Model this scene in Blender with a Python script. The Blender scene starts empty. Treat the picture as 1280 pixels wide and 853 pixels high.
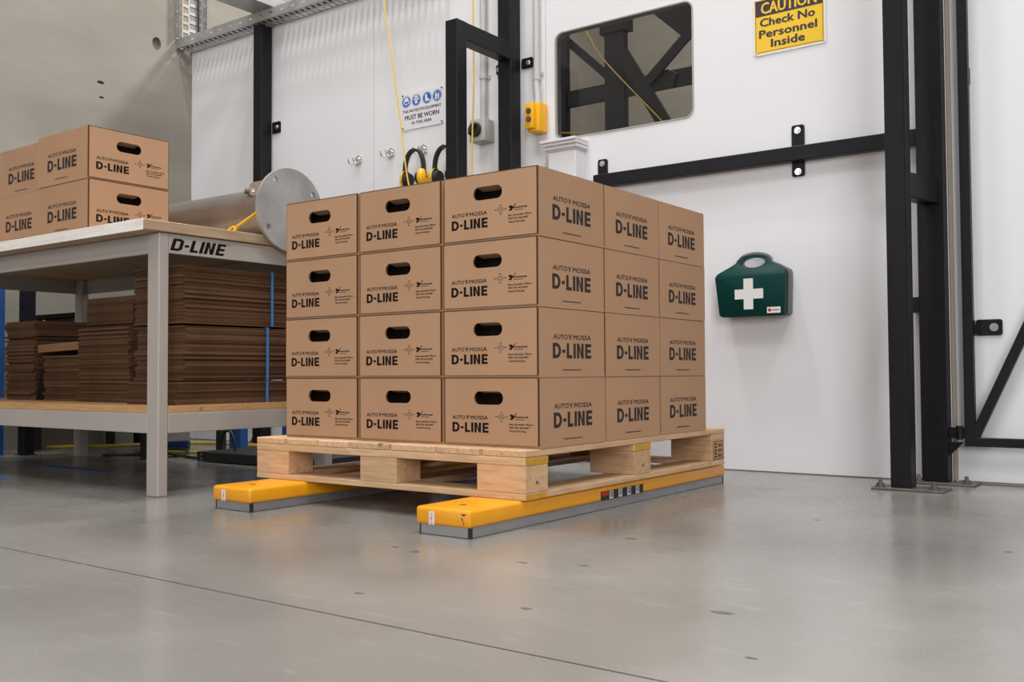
import bpy, bmesh, math, random
from mathutils import Vector, Matrix
from mathutils.geometry import tessellate_polygon
random.seed(7)
S = bpy.context.scene
COL = S.collection
PI = math.pi

# ------------------------------------------------------------------ camera
cam = bpy.data.cameras.new('camera')
cam.sensor_fit = 'HORIZONTAL'
cam.sensor_width = 36.0
cam.lens = 36.0 * 1225.02 / 1280.0
cam.clip_end = 200
cam_o = bpy.data.objects.new('camera', cam)
COL.objects.link(cam_o)
YAW, PITCH, ROLL = 0.63314, 0.03276, -0.0054
fw = Vector((-math.sin(YAW) * math.cos(PITCH), math.cos(YAW) * math.cos(PITCH), math.sin(PITCH)))
rt = Vector((math.cos(YAW), math.sin(YAW), 0))
up = rt.cross(fw)
r2 = rt * math.cos(ROLL) + up * math.sin(ROLL)
u2 = -rt * math.sin(ROLL) + up * math.cos(ROLL)
mw = Matrix((r2, u2, -fw)).transposed().to_4x4()
mw.translation = Vector((1.627, -2.349, 0.442))
cam_o.matrix_world = mw
S.camera = cam_o

# ------------------------------------------------------------------ world, lamps, exposure
S.view_settings.view_transform = 'Standard'
S.view_settings.look = 'None'
S.view_settings.gamma = 1.0
S.view_settings.use_curve_mapping = False
S.view_settings.exposure = -0.08
w = bpy.data.worlds.new('hall_ambient')
w.use_nodes = True
w.node_tree.nodes['Background'].inputs[0].default_value = (1.0, 0.985, 0.97, 1)
w.node_tree.nodes['Background'].inputs[1].default_value = 0.09
S.world = w


def area(name, loc, target, power, sx, sy, color=(1, 0.98, 0.965)):
    l = bpy.data.lights.new(name, 'AREA')
    l.shape = 'RECTANGLE'
    l.size, l.size_y = sx, sy
    l.energy = power
    l.color = color
    o = bpy.data.objects.new(name, l)
    COL.objects.link(o)
    o.location = loc
    d = Vector(target) - Vector(loc)
    o.rotation_euler = d.to_track_quat('-Z', 'Y').to_euler()
    return o


area('overhead_fill', (0.8, -1.8, 8.6), (0.8, -1.8, 0), 620, 11.0, 11.0, (1, 0.99, 0.995))  # unseen overhead area light, added as broad soft fill
area('low_front_fill', (-4.6, -7.5, 2.3), (-0.5, 1.5, 0.8), 300, 3.6, 3.6, (1, 0.99, 0.99))  # no door there, an unseen light added low at front left
area('low_front_fill', (5.6, -6.2, 2.6), (0.7, 1.5, 0.7), 370, 3.4, 3.4, (1, 0.99, 0.99))  # likewise added and unseen, low at front right
area('high_bay_lamp', (-1.7, 0.30, 8.2), (-1.7, 0.30, 0), 225, 0.45, 0.45)
area('high_bay_lamp', (-0.2, -3.2, 8.2), (-0.2, -3.2, 0), 120, 0.9, 0.9)
area('high_bay_lamp', (2.9, -0.6, 8.2), (2.9, -0.6, 0), 190, 0.9, 0.9)  # added to brighten the middle of the white wall
area('high_bay_lamp', (3.6, -4.0, 8.2), (3.6, -4.0, 0), 120, 0.9, 0.9)
area('high_bay_lamp', (-1.2, 4.6, 6.6), (-1.2, 4.6, 0), 560, 0.9, 0.9)


# ------------------------------------------------------------------ materials
def mat(name, col, rough=0.5, metal=0.0, var=0.0, scale=8.0, bump=0.0, bscale=60.0, spec=0.5, coat=0.0, stretch=None, rnd=0.0):
    m = bpy.data.materials.new(name)
    m.use_nodes = True
    nt = m.node_tree
    N, L = nt.nodes, nt.links
    b = N['Principled BSDF']
    b.inputs['Roughness'].default_value = rough
    b.inputs['Metallic'].default_value = metal
    b.inputs['Specular IOR Level'].default_value = spec
    b.inputs['Coat Weight'].default_value = coat
    tc = N.new('ShaderNodeTexCoord')
    mp = N.new('ShaderNodeMapping')
    L.new(tc.outputs['Object'], mp.inputs[0])
    if stretch:
        mp.inputs['Scale'].default_value = stretch
    c = N.new('ShaderNodeRGB')
    c.outputs[0].default_value = (*col, 1)
    last = c.outputs[0]
    if var > 0:
        nz = N.new('ShaderNodeTexNoise')
        nz.inputs['Scale'].default_value = scale
        nz.inputs['Detail'].default_value = 6
        L.new(mp.outputs[0], nz.inputs['Vector'])
        mr = N.new('ShaderNodeMapRange')
        mr.inputs[1].default_value, mr.inputs[2].default_value = 0.3, 0.7
        mr.inputs[3].default_value, mr.inputs[4].default_value = 1 - var, 1 + var
        L.new(nz.outputs[0], mr.inputs[0])
        mx = N.new('ShaderNodeVectorMath')
        mx.operation = 'SCALE'
        L.new(last, mx.inputs[0])
        L.new(mr.outputs[0], mx.inputs['Scale'])
        last = mx.outputs[0]
    if rnd > 0:
        oi = N.new('ShaderNodeObjectInfo')
        mr = N.new('ShaderNodeMapRange')
        mr.inputs[3].default_value, mr.inputs[4].default_value = 1 - rnd, 1 + rnd
        L.new(oi.outputs['Random'], mr.inputs[0])
        mx = N.new('ShaderNodeVectorMath')
        mx.operation = 'SCALE'
        L.new(last, mx.inputs[0])
        L.new(mr.outputs[0], mx.inputs['Scale'])
        last = mx.outputs[0]
    L.new(last, b.inputs['Base Color'])
    if bump > 0:
        n2 = N.new('ShaderNodeTexNoise')
        n2.inputs['Scale'].default_value = bscale
        n2.inputs['Detail'].default_value = 4
        L.new(mp.outputs[0], n2.inputs['Vector'])
        bp = N.new('ShaderNodeBump')
        bp.inputs['Strength'].default_value = bump
        bp.inputs['Distance'].default_value = 0.004
        L.new(n2.outputs[0], bp.inputs['Height'])
        L.new(bp.outputs[0], b.inputs['Normal'])
    return m


def wood_mat(name, a, b_, axis, scale=14.0):
    """sawn softwood: grain bands stretched along one axis (0 x, 1 y, 2 z)"""
    m = bpy.data.materials.new(name)
    m.use_nodes = True
    nt = m.node_tree
    N, L = nt.nodes, nt.links
    b = N['Principled BSDF']
    b.inputs['Roughness'].default_value = 0.7
    b.inputs['Specular IOR Level'].default_value = 0.25
    tc = N.new('ShaderNodeTexCoord')
    mp = N.new('ShaderNodeMapping')
    sc = [6.0, 6.0, 6.0]
    sc[axis] = 0.55
    mp.inputs['Scale'].default_value = sc
    oi = N.new('ShaderNodeObjectInfo')
    ad = N.new('ShaderNodeVectorMath')
    ad.operation = 'MULTIPLY_ADD'
    ad.inputs[1].default_value = (37, 19, 23)
    L.new(oi.outputs['Random'], ad.inputs[0])
    L.new(tc.outputs['Object'], ad.inputs[2])
    L.new(ad.outputs[0], mp.inputs[0])
    nz = N.new('ShaderNodeTexNoise')
    nz.inputs['Scale'].default_value = scale
    nz.inputs['Detail'].default_value = 7
    nz.inputs['Distortion'].default_value = 0.6
    L.new(mp.outputs[0], nz.inputs['Vector'])
    cr = N.new('ShaderNodeValToRGB')
    cr.color_ramp.elements[0].position = 0.32
    cr.color_ramp.elements[0].color = (*b_, 1)
    cr.color_ramp.elements[1].position = 0.62
    cr.color_ramp.elements[1].color = (*a, 1)
    L.new(nz.outputs[0], cr.inputs[0])
    # knots
    vo = N.new('ShaderNodeTexVoronoi')
    vo.inputs['Scale'].default_value = 1.1
    L.new(mp.outputs[0], vo.inputs['Vector'])
    kr = N.new('ShaderNodeMapRange')
    kr.inputs[1].default_value, kr.inputs[2].default_value = 0.03, 0.11
    kr.inputs[3].default_value, kr.inputs[4].default_value = 0.35, 1.0
    L.new(vo.outputs['Distance'], kr.inputs[0])
    mr = N.new('ShaderNodeMapRange')
    mr.inputs[3].default_value, mr.inputs[4].default_value = 0.88, 1.1
    L.new(oi.outputs['Random'], mr.inputs[0])
    mu = N.new('ShaderNodeMath')
    mu.operation = 'MULTIPLY'
    L.new(kr.outputs[0], mu.inputs[0])
    L.new(mr.outputs[0], mu.inputs[1])
    mx = N.new('ShaderNodeVectorMath')
    mx.operation = 'SCALE'
    L.new(cr.outputs[0], mx.inputs[0])
    L.new(mu.outputs[0], mx.inputs['Scale'])
    L.new(mx.outputs[0], b.inputs['Base Color'])
    bp = N.new('ShaderNodeBump')
    bp.inputs['Strength'].default_value = 0.25
    bp.inputs['Distance'].default_value = 0.002
    L.new(nz.outputs[0], bp.inputs['Height'])
    L.new(bp.outputs[0], b.inputs['Normal'])
    return m


def floor_mat():
    m = bpy.data.materials.new('polished_concrete')
    m.use_nodes = True
    nt = m.node_tree
    N, L = nt.nodes, nt.links
    b = N['Principled BSDF']
    tc = N.new('ShaderNodeTexCoord')

    def noise(scale, detail=6, dist=0.0):
        n = N.new('ShaderNodeTexNoise')
        n.inputs['Scale'].default_value = scale
        n.inputs['Detail'].default_value = detail
        n.inputs['Distortion'].default_value = dist
        L.new(tc.outputs['Object'], n.inputs['Vector'])
        return n

    def ramp(src, a, c, lo, hi):
        r = N.new('ShaderNodeMapRange')
        r.inputs[1].default_value, r.inputs[2].default_value = a, c
        r.inputs[3].default_value, r.inputs[4].default_value = lo, hi
        L.new(src, r.inputs[0])
        return r.outputs[0]
    base = N.new('ShaderNodeMix')
    base.data_type = 'RGBA'
    base.inputs[6].default_value = (0.175, 0.168, 0.153, 1)
    base.inputs[7].default_value = (0.235, 0.228, 0.211, 1)
    L.new(ramp(noise(1.3, 8, 0.4).outputs[0], 0.3, 0.7, 0, 1), base.inputs[0])
    # chips: dark little pits, sparse
    vo = N.new('ShaderNodeTexVoronoi')
    vo.inputs['Scale'].default_value = 4.6
    wob = N.new('ShaderNodeVectorMath')
    wob.operation = 'MULTIPLY_ADD'
    wob.inputs[1].default_value = (0.03, 0.03, 0.0)
    L.new(noise(30, 3).outputs['Color'], wob.inputs[0])
    L.new(tc.outputs['Object'], wob.inputs[2])
    L.new(wob.outputs[0], vo.inputs['Vector'])
    sel = ramp(noise(0.9, 2).outputs[0], 0.46, 0.66, 0.0, 0.028)
    lt = N.new('ShaderNodeMath')
    lt.operation = 'LESS_THAN'
    L.new(vo.outputs['Distance'], lt.inputs[0])
    L.new(sel, lt.inputs[1])
    pit = N.new('ShaderNodeMix')
    pit.data_type = 'RGBA'
    L.new(lt.outputs[0], pit.inputs[0])
    L.new(base.outputs[2], pit.inputs[6])
    pit.inputs[7].default_value = (0.085, 0.075, 0.062, 1)
    # pale scuffs
    sc = N.new('ShaderNodeMix')
    sc.data_type = 'RGBA'
    mp = N.new('ShaderNodeMapping')
    mp.inputs['Rotation'].default_value = (0, 0, 0.5)
    mp.inputs['Scale'].default_value = (2.0, 9.0, 1)
    L.new(tc.outputs['Object'], mp.inputs[0])
    n3 = N.new('ShaderNodeTexNoise')
    n3.inputs['Scale'].default_value = 3.0
    n3.inputs['Detail'].default_value = 8
    L.new(mp.outputs[0], n3.inputs['Vector'])
    L.new(ramp(n3.outputs[0], 0.60, 0.82, 0, 0.5), sc.inputs[0])
    L.new(pit.outputs[2], sc.inputs[6])
    sc.inputs[7].default_value = (0.34, 0.33, 0.31, 1)
    L.new(sc.outputs[2], b.inputs['Base Color'])
    L.new(ramp(noise(2.2, 6).outputs[0], 0.3, 0.7, 0.17, 0.33), b.inputs['Roughness'])
    b.inputs['Specular IOR Level'].default_value = 0.65
    bp = N.new('ShaderNodeBump')
    bp.inputs['Strength'].default_value = 0.12
    bp.inputs['Distance'].default_value = 0.01
    L.new(noise(9, 5).outputs[0], bp.inputs['Height'])
    L.new(bp.outputs[0], b.inputs['Normal'])
    return m


def concrete_mat():
    m = bpy.data.materials.new('precast_concrete')
    m.use_nodes = True
    nt = m.node_tree
    N, L = nt.nodes, nt.links
    b = N['Principled BSDF']
    b.inputs['Roughness'].default_value = 0.85
    b.inputs['Specular IOR Level'].default_value = 0.25
    tc = N.new('ShaderNodeTexCoord')

    def noise(scale, stretch, detail=7):
        mp = N.new('ShaderNodeMapping')
        mp.inputs['Scale'].default_value = stretch
        L.new(tc.outputs['Object'], mp.inputs[0])
        n = N.new('ShaderNodeTexNoise')
        n.inputs['Scale'].default_value = scale
        n.inputs['Detail'].default_value = detail
        L.new(mp.outputs[0], n.inputs['Vector'])
        return n.outputs[0]
    cr = N.new('ShaderNodeValToRGB')
    cr.color_ramp.elements[0].position = 0.3
    cr.color_ramp.elements[0].color = (0.222, 0.204, 0.172, 1)
    cr.color_ramp.elements[1].position = 0.7
    cr.color_ramp.elements[1].color = (0.280, 0.260, 0.222, 1)
    ad = N.new('ShaderNodeMath')
    ad.operation = 'MULTIPLY_ADD'
    L.new(noise(1.2, (1, 1, 2.2)), ad.inputs[0])
    ad.inputs[1].default_value = 0.6
    mm = N.new('ShaderNodeMath')
    mm.operation = 'MULTIPLY'
    L.new(noise(3.5, (1, 0.8, 3.0), 9), mm.inputs[0])
    mm.inputs[1].default_value = 0.4
    L.new(mm.outputs[0], ad.inputs[2])
    L.new(ad.outputs[0], cr.inputs[0])
    L.new(cr.outputs[0], b.inputs['Base Color'])
    bp = N.new('ShaderNodeBump')
    bp.inputs['Strength'].default_value = 0.12
    bp.inputs['Distance'].default_value = 0.01
    L.new(noise(14, (1, 1, 2)), bp.inputs['Height'])
    L.new(bp.outputs[0], b.inputs['Normal'])
    return m


def glass_mat():
    m = bpy.data.materials.new('tinted_window_glass')
    m.use_nodes = True
    nt = m.node_tree
    N, L = nt.nodes, nt.links
    out = N['Material Output']
    N.remove(N['Principled BSDF'])
    t = N.new('ShaderNodeBsdfTransparent')
    t.inputs[0].default_value = (0.62, 0.61, 0.60, 1)
    g = N.new('ShaderNodeBsdfGlossy')
    g.inputs['Roughness'].default_value = 0.02
    fr = N.new('ShaderNodeFresnel')
    fr.inputs[0].default_value = 1.45
    mx = N.new('ShaderNodeMixShader')
    L.new(fr.outputs[0], mx.inputs[0])
    L.new(t.outputs[0], mx.inputs[1])
    L.new(g.outputs[0], mx.inputs[2])
    L.new(mx.outputs[0], out.inputs[0])
    return m


M = dict(
    floor=floor_mat(), concrete=concrete_mat(), glass=glass_mat(),
    white=mat('white_wall_panel', (0.715, 0.714, 0.735), 0.42, var=0.015, scale=1.5),
    whiteplastic=mat('white_plastic', (0.66, 0.65, 0.65), 0.4),
    gasket=mat('grey_gasket', (0.35, 0.35, 0.34), 0.6),
    beige=mat('beige_panel_edge', (0.36, 0.29, 0.23), 0.6),
    black=mat('black_powder_coat', (0.0082, 0.0078, 0.0105), 0.42, var=0.15, scale=20, spec=0.22),
    card=mat('kraft_cardboard', (0.420, 0.248, 0.145), 0.72, var=0.035, scale=5, bump=0.04, bscale=90, spec=0.2, rnd=0.035),
    cardin=mat('kraft_cut_edge', (0.10, 0.050, 0.024), 0.85, var=0.1, scale=40, spec=0.1),  # edge brown deepened with the shade of the gaps between cartons
    sheet=mat('shaded_carton_board', (0.098, 0.051, 0.027), 0.85, var=0.16, scale=9, stretch=(1, 1, 6), spec=0.1, rnd=0.30),  # kraft board with the shade under the table put into its colour
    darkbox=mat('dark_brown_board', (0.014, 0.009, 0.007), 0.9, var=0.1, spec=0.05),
    ink=mat('black_ink', (0.010, 0.007, 0.008), 0.7, spec=0.1),
    inkthin=mat('thin_grey_ink', (0.040, 0.032, 0.033), 0.7, spec=0.1),
    woodx=wood_mat('pine_along_x', (0.66, 0.44, 0.265), (0.53, 0.325, 0.175), 0),
    woody=wood_mat('pine_along_y', (0.66, 0.44, 0.265), (0.53, 0.325, 0.175), 1),
    woodb=wood_mat('pine_block', (0.62, 0.405, 0.235), (0.50, 0.30, 0.155), 0),
    ply=wood_mat('worn_plywood', (0.46, 0.335, 0.22), (0.34, 0.24, 0.155), 1, 9.0),
    plyx=wood_mat('painted_plank', (0.80, 0.765, 0.72), (0.68, 0.63, 0.57), 0, 9.0),
    shelfwood=wood_mat('shelf_pine', (0.50, 0.29, 0.13), (0.40, 0.22, 0.09), 0),
    yellowpaint=mat('yellow_edge_paint', (0.56, 0.29, 0.025), 0.6, var=0.15, scale=25),
    yellow=mat('yellow_powder_coat', (0.80, 0.33, 0.006), 0.36, var=0.05, scale=10, coat=0.15),
    steelskirt=mat('brushed_grey_skirt', (0.36, 0.355, 0.36), 0.4, metal=0.6, var=0.06, scale=12),
    blackrubber=mat('black_rubber', (0.016, 0.015, 0.015), 0.6),
    table=mat('grey_painted_steel', (0.375, 0.338, 0.308), 0.5, var=0.04, scale=6),
    galv=mat('galvanised_steel', (0.40, 0.40, 0.395), 0.42, metal=0.55, var=0.22, scale=9, spec=0.5),
    galvpipe=mat('dull_pipe_steel', (0.38, 0.365, 0.35), 0.32, metal=0.9, var=0.12, scale=7),
    zinc=mat('bright_zinc', (0.72, 0.72, 0.72), 0.25, metal=0.9, var=0.05, scale=40),
    anchor=mat('dull_anchor_steel', (0.115, 0.10, 0.088), 0.5, metal=0.4, var=0.2, scale=40),
    signyellow=mat('sign_yellow', (0.78, 0.50, 0.025), 0.4),
    signwhite=mat('sign_white', (0.70, 0.70, 0.73), 0.35),
    signblue=mat('sign_blue', (0.010, 0.115, 0.42), 0.4),
    signblack=mat('sign_black', (0.035, 0.022, 0.040), 0.45),
    green=mat('first_aid_green', (0.001, 0.036, 0.032), 0.48, spec=0.15),
    kitgrey=mat('kit_grey_plastic', (0.125, 0.115, 0.118), 0.5),
    kitwhite=mat('kit_white', (0.72, 0.71, 0.69), 0.5),
    red=mat('red_ink', (0.45, 0.012, 0.02), 0.5),
    muff=mat('earmuff_yellow', (0.82, 0.44, 0.008), 0.35),
    pvc=mat('grey_conduit', (0.50, 0.50, 0.48), 0.45),
    iso=mat('isolator_grey', (0.43, 0.42, 0.39), 0.5),
    pendant=mat('pendant_yellow', (0.84, 0.42, 0.006), 0.4),
    cord=mat('yellow_cord', (0.80, 0.50, 0.06), 0.6),
    hose=mat('yellow_hose', (0.55, 0.40, 0.04), 0.5),
    blue=mat('blue_rack_paint', (0.010, 0.07, 0.24), 0.45),
    bluestrap=mat('blue_strap', (0.03, 0.16, 0.42), 0.45),
    innerframe=mat('blue_black_frame', (0.010, 0.011, 0.016), 0.5),
    paper=mat('label_paper', (0.74, 0.70, 0.72), 0.6),
    spanner=mat('spanner_yellow', (0.75, 0.36, 0.012), 0.35),
    chipped=mat('chipped_floor', (0.085, 0.078, 0.068), 0.8, var=0.5, scale=60),
    foldedflap=mat('folded_flap_board', (0.24, 0.13, 0.07), 0.85, var=0.1, spec=0.1),
    cable=mat('beige_cable', (0.45, 0.36, 0.27), 0.6),
)


# ------------------------------------------------------------------ mesh helpers
class MB:
    def __init__(self):
        self.bm = bmesh.new()

    def box(self, x0, x1, y0, y1, z0, z1, mi=0):
        v = [self.bm.verts.new(p) for p in ((x0, y0, z0), (x1, y0, z0), (x1, y1, z0), (x0, y1, z0),
                                            (x0, y0, z1), (x1, y0, z1), (x1, y1, z1), (x0, y1, z1))]
        for f in ((3, 2, 1, 0), (4, 5, 6, 7), (0, 1, 5, 4), (1, 2, 6, 5), (2, 3, 7, 6), (3, 0, 4, 7)):
            fc = self.bm.faces.new([v[i] for i in f])
            fc.material_index = mi
        return v

    def bar(self, p0, p1, wd, ht, upv=(0, 0, 1)):
        """rectangular bar from p0 to p1: wd sideways, ht along upv"""
        p0, p1, upv = Vector(p0), Vector(p1), Vector(upv)
        d = (p1 - p0).normalized()
        s = d.cross(upv).normalized()
        t = s.cross(d).normalized()
        vs = []
        for p in (p0, p1):
            for a, b in ((-1, -1), (1, -1), (1, 1), (-1, 1)):
                vs.append(self.bm.verts.new(p + s * (a * wd / 2) + t * (b * ht / 2)))
        for f in ((0, 1, 2, 3), (7, 6, 5, 4), (0, 4, 5, 1), (1, 5, 6, 2), (2, 6, 7, 3), (3, 7, 4, 0)):
            self.bm.faces.new([vs[i] for i in f])

    def cyl(self, p0, p1, r0, r1=None, n=16, caps=True):
        r1 = r0 if r1 is None else r1
        p0, p1 = Vector(p0), Vector(p1)
        d = (p1 - p0).normalized()
        a = Vector((0, 0, 1)) if abs(d.z) < 0.9 else Vector((1, 0, 0))
        s = d.cross(a).normalized()
        t = d.cross(s)
        A, B = [], []
        for i in range(n):
            c, q = math.cos(2 * PI * i / n), math.sin(2 * PI * i / n)
            A.append(self.bm.verts.new(p0 + (s * c + t * q) * r0))
            B.append(self.bm.verts.new(p1 + (s * c + t * q) * r1))
        for i in range(n):
            j = (i + 1) % n
            self.bm.faces.new((A[i], A[j], B[j], B[i]))
        if caps:
            self.bm.faces.new(A[::-1])
            self.bm.faces.new(B)

    def tube(self, pts, r, n=8):
        pts = [Vector(p) for p in pts]
        rings = []
        prev = None
        for i, p in enumerate(pts):
            d = (pts[min(i + 1, len(pts) - 1)] - pts[max(i - 1, 0)]).normalized()
            if prev is None:
                a = Vector((0, 0, 1)) if abs(d.z) < 0.9 else Vector((1, 0, 0))
                s = d.cross(a).normalized()
            else:
                s = (prev - d * prev.dot(d)).normalized()
            prev = s
            t = d.cross(s)
            rings.append([self.bm.verts.new(p + (s * math.cos(2 * PI * k / n) + t * math.sin(2 * PI * k / n)) * r) for k in range(n)])
        for a, b in zip(rings, rings[1:]):
            for k in range(n):
                self.bm.faces.new((a[k], a[(k + 1) % n], b[(k + 1) % n], b[k]))
        self.bm.faces.new(rings[0][::-1])
        self.bm.faces.new(rings[-1])

    def ball(self, c, rx, ry, rz, u=16, v=10):
        bmesh.ops.create_uvsphere(self.bm, u_segments=u, v_segments=v, radius=1,
                                  matrix=Matrix.Translation(c) @ Matrix.Diagonal((rx, ry, rz, 1)))

    def plate(self, loops, fn0, fn1):
        """2D outline (first loop) with holes (other loops), given depth between fn0 and fn1 (2D -> 3D)"""
        loops = [[Vector((p[0], p[1], 0)) for p in l] for l in loops]
        flat = [p for l in loops for p in l]
        tris = tessellate_polygon(loops)
        a = [self.bm.verts.new(fn0(p.x, p.y)) for p in flat]
        b = [self.bm.verts.new(fn1(p.x, p.y)) for p in flat]
        for t in tris:
            try:
                self.bm.faces.new([a[i] for i in t])
                self.bm.faces.new([b[i] for i in reversed(t)])
            except ValueError:
                pass
        k = 0
        for l in loops:
            n = len(l)
            for i in range(n):
                j = (i + 1) % n
                self.bm.faces.new((a[k + i], a[k + j], b[k + j], b[k + i]))
            k += n

    def flat(self, poly, fn):
        self.bm.faces.new([self.bm.verts.new(fn(*p)) for p in poly])

    def add_mesh(self, me, mtx):
        t = bmesh.new()
        t.from_mesh(me)
        t.transform(mtx)
        tmp = bpy.data.meshes.new('tmp')
        t.to_mesh(tmp)
        t.free()
        self.bm.from_mesh(tmp)
        bpy.data.meshes.remove(tmp)

    def build(self, name, material, parent=None, bevel=0.0, seg=1, smooth=False, keep_normals=False):
        if not keep_normals:
            bmesh.ops.recalc_face_normals(self.bm, faces=self.bm.faces)
        if bevel > 0:
            eds = [e for e in self.bm.edges if e.is_manifold and e.calc_face_angle(0) > 0.6]
            bmesh.ops.bevel(self.bm, geom=eds, offset=bevel, segments=seg, affect='EDGES', profile=0.5, clamp_overlap=True)
        if smooth:
            for f in self.bm.faces:
                f.smooth = True
            for e in self.bm.edges:
                if e.is_manifold and e.calc_face_angle(0) > 0.7:
                    e.smooth = False
        me = bpy.data.meshes.new(name)
        self.bm.to_mesh(me)
        self.bm.free()
        for mm in (material if isinstance(material, (list, tuple)) else [material]):
            me.materials.append(mm)
        o = bpy.data.objects.new(name, me)
        COL.objects.link(o)
        if parent:
            o.parent = parent
        return o


def tag(o, label=None, cat=None, group=None, kind=None):
    if label:
        o['label'] = label
    if cat:
        o['category'] = cat
    if group:
        o['group'] = group
    if kind:
        o['kind'] = kind
    return o


def thing(name, label, cat, loc=(0, 0, 0), rz=0.0, group=None):
    o = bpy.data.objects.new(name, None)
    o.empty_display_size = 0.05
    COL.objects.link(o)
    o.location = loc
    o.rotation_euler = (0, 0, rz)
    return tag(o, label, cat, group)


def copy_tree(o, parent=None):
    c = o.copy()
    COL.objects.link(c)
    if parent:
        c.parent = parent
    for ch in [x for x in bpy.data.objects if x.parent == o]:
        copy_tree(ch, c)
    return c


def circ(cx, cy, r, n=20, a0=0.0, a1=2 * PI, ry=None):
    ry = r if ry is None else ry
    full = abs(a1 - a0 - 2 * PI) < 1e-6
    m = n if full else n + 1
    return [(cx + r * math.cos(a0 + (a1 - a0) * i / n), cy + ry * math.sin(a0 + (a1 - a0) * i / n)) for i in range(m)]


def rrect(x0, x1, y0, y1, r, n=5):
    p = []
    for cx, cy, a in ((x1 - r, y0 + r, -PI / 2), (x1 - r, y1 - r, 0), (x0 + r, y1 - r, PI / 2), (x0 + r, y0 + r, PI)):
        for i in range(n + 1):
            t = a + PI / 2 * i / n
            p.append((cx + r * math.cos(t), cy + r * math.sin(t)))
    return p


FACE_Y = Matrix.Rotation(PI / 2, 4, 'X')                       # text facing -Y
FACE_X = Matrix.Rotation(PI / 2, 4, 'Z') @ FACE_Y              # text facing +X
FACE_NX = Matrix.Rotation(-PI / 2, 4, 'Z') @ FACE_Y            # text facing -X
_txt = {}


def text_mesh(s, bold=0.0, spacing=1.0):
    """lettering as a mesh one unit wide and one unit tall (cap height), lower left at the origin"""
    key = (s, bold, spacing)
    if key in _txt:
        return _txt[key]
    cu = bpy.data.curves.new('lettering', 'FONT')
    cu.body = s
    cu.size = 1.0
    cu.offset = bold
    cu.space_character = spacing
    cu.resolution_u = 2
    o = bpy.data.objects.new('lettering', cu)
    COL.objects.link(o)
    dg = bpy.context.evaluated_depsgraph_get()
    me = bpy.data.meshes.new_from_object(o.evaluated_get(dg))
    bpy.data.objects.remove(o)
    xs = [v.co.x for v in me.vertices]
    x0, x1 = min(xs), max(xs)
    cap = 0.729 * 1.0 * 0.95
    for v in me.vertices:
        v.co.x = (v.co.x - x0) / (x1 - x0)
        v.co.y = v.co.y / cap
    _txt[key] = me
    return me


def put(mb, s, base, face, x, z, wd, ht, bold=0.0, spacing=1.0, shear=0.0, off=0.0004):
    """write s on a face: x,z = lower left in face coordinates; base = 4x4 of the face plane origin"""
    me = text_mesh(s, 0.0, spacing)
    sh = Matrix.Identity(4)
    sh[0][1] = shear
    if bold > 0.006:                      # heavier weight: copies of the lettering shifted by a stroke fraction
        k = bold * ht * 0.8
        for q, (dx, dz) in enumerate(((-k, 0), (k, 0), (0, -k * .6), (0, k * .6))):
            mb.add_mesh(me, base @ face @ Matrix.Translation((x + dx, z + dz, off + .00012 * (q + 1))) @ sh @ Matrix.Diagonal((wd, ht, 1, 1)))
    mtx = base @ face @ Matrix.Translation((x, z, off)) @ sh @ Matrix.Diagonal((wd, ht, 1, 1))
    mb.add_mesh(me, mtx)


_dl = {}


def dline_mesh(stroke, shear=0.0, chamfer=False):
    """the heavy D-LINE lettering, one unit wide, one unit tall"""
    key = (stroke, shear, chamfer)
    if key in _dl:
        return _dl[key]
    bm = bmesh.new()
    S_ = stroke
    h = 0.2 if chamfer else 0.215          # horizontal stroke thickness of the caps
    fn = lambda x, y: (x + shear * y, y, 0)

    def poly(p):
        bm.faces.new([bm.verts.new(fn(*q)) for q in p])

    def rect(x0, x1, y0, y1):
        poly(((x0, y0), (x1, y0), (x1, y1), (x0, y1)))
    # D as a ring
    wD = 0.205
    if chamfer:
        out = [(0, 0), (wD * .72, 0), (wD, .16), (wD, .84), (wD * .72, 1), (0, 1)]
        inn = [(S_, h), (wD * .6, h), (wD - S_, h + .05), (wD - S_, 1 - h - .05), (wD * .6, 1 - h), (S_, 1 - h)]
    else:
        out = [(0, 0)] + [(wD * .45 + wD * .55 * math.cos(a), .5 + .5 * math.sin(a)) for a in [-PI / 2 + PI * i / 12 for i in range(13)]] + [(0, 1)]
        inn = [(S_, h)] + [(wD * .45 + (wD * .55 - S_) * math.cos(a), .5 + (.5 - h) * math.sin(a)) for a in [-PI / 2 + PI * i / 12 for i in range(13)]] + [(S_, 1 - h)]
    n = len(out)
    for i in range(n):
        j = (i + 1) % n
        poly((out[i], out[j], inn[j], inn[i]))
    rect(.235, .315, .36, .36 + h)
    rect(.35, .35 + S_, 0, 1)
    rect(.35 + S_, .495, 0, h)
    rect(.525, .525 + S_, 0, 1)
    rect(.615, .615 + S_, 0, 1)
    rect(.795 - S_, .795, 0, 1)
    poly(((.615 + S_, 1), (.615 + S_, .62), (.795 - S_, 0), (.795 - S_, .38)))
    rect(.835, .835 + S_, 0, 1)
    rect(.835 + S_, 1.0, 0, h)
    rect(.835 + S_, .99, .5 - h / 2, .5 + h / 2)
    rect(.835 + S_, 1.0, 1 - h, 1)
    bmesh.ops.recalc_face_normals(bm, faces=bm.faces)
    for f in bm.faces:
        if f.normal.z < 0:
            f.normal_flip()
    me = bpy.data.meshes.new('dline')
    bm.to_mesh(me)
    bm.free()
    _dl[key] = me
    return me


def put_dline(mb, base, face, x, z, wd, ht, stroke=0.062, shear=0.0, chamfer=False, off=0.0004):
    mb.add_mesh(dline_mesh(stroke, shear, chamfer), base @ face @ Matrix.Translation((x, z, off)) @ Matrix.Diagonal((wd, ht, 1, 1)))


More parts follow.
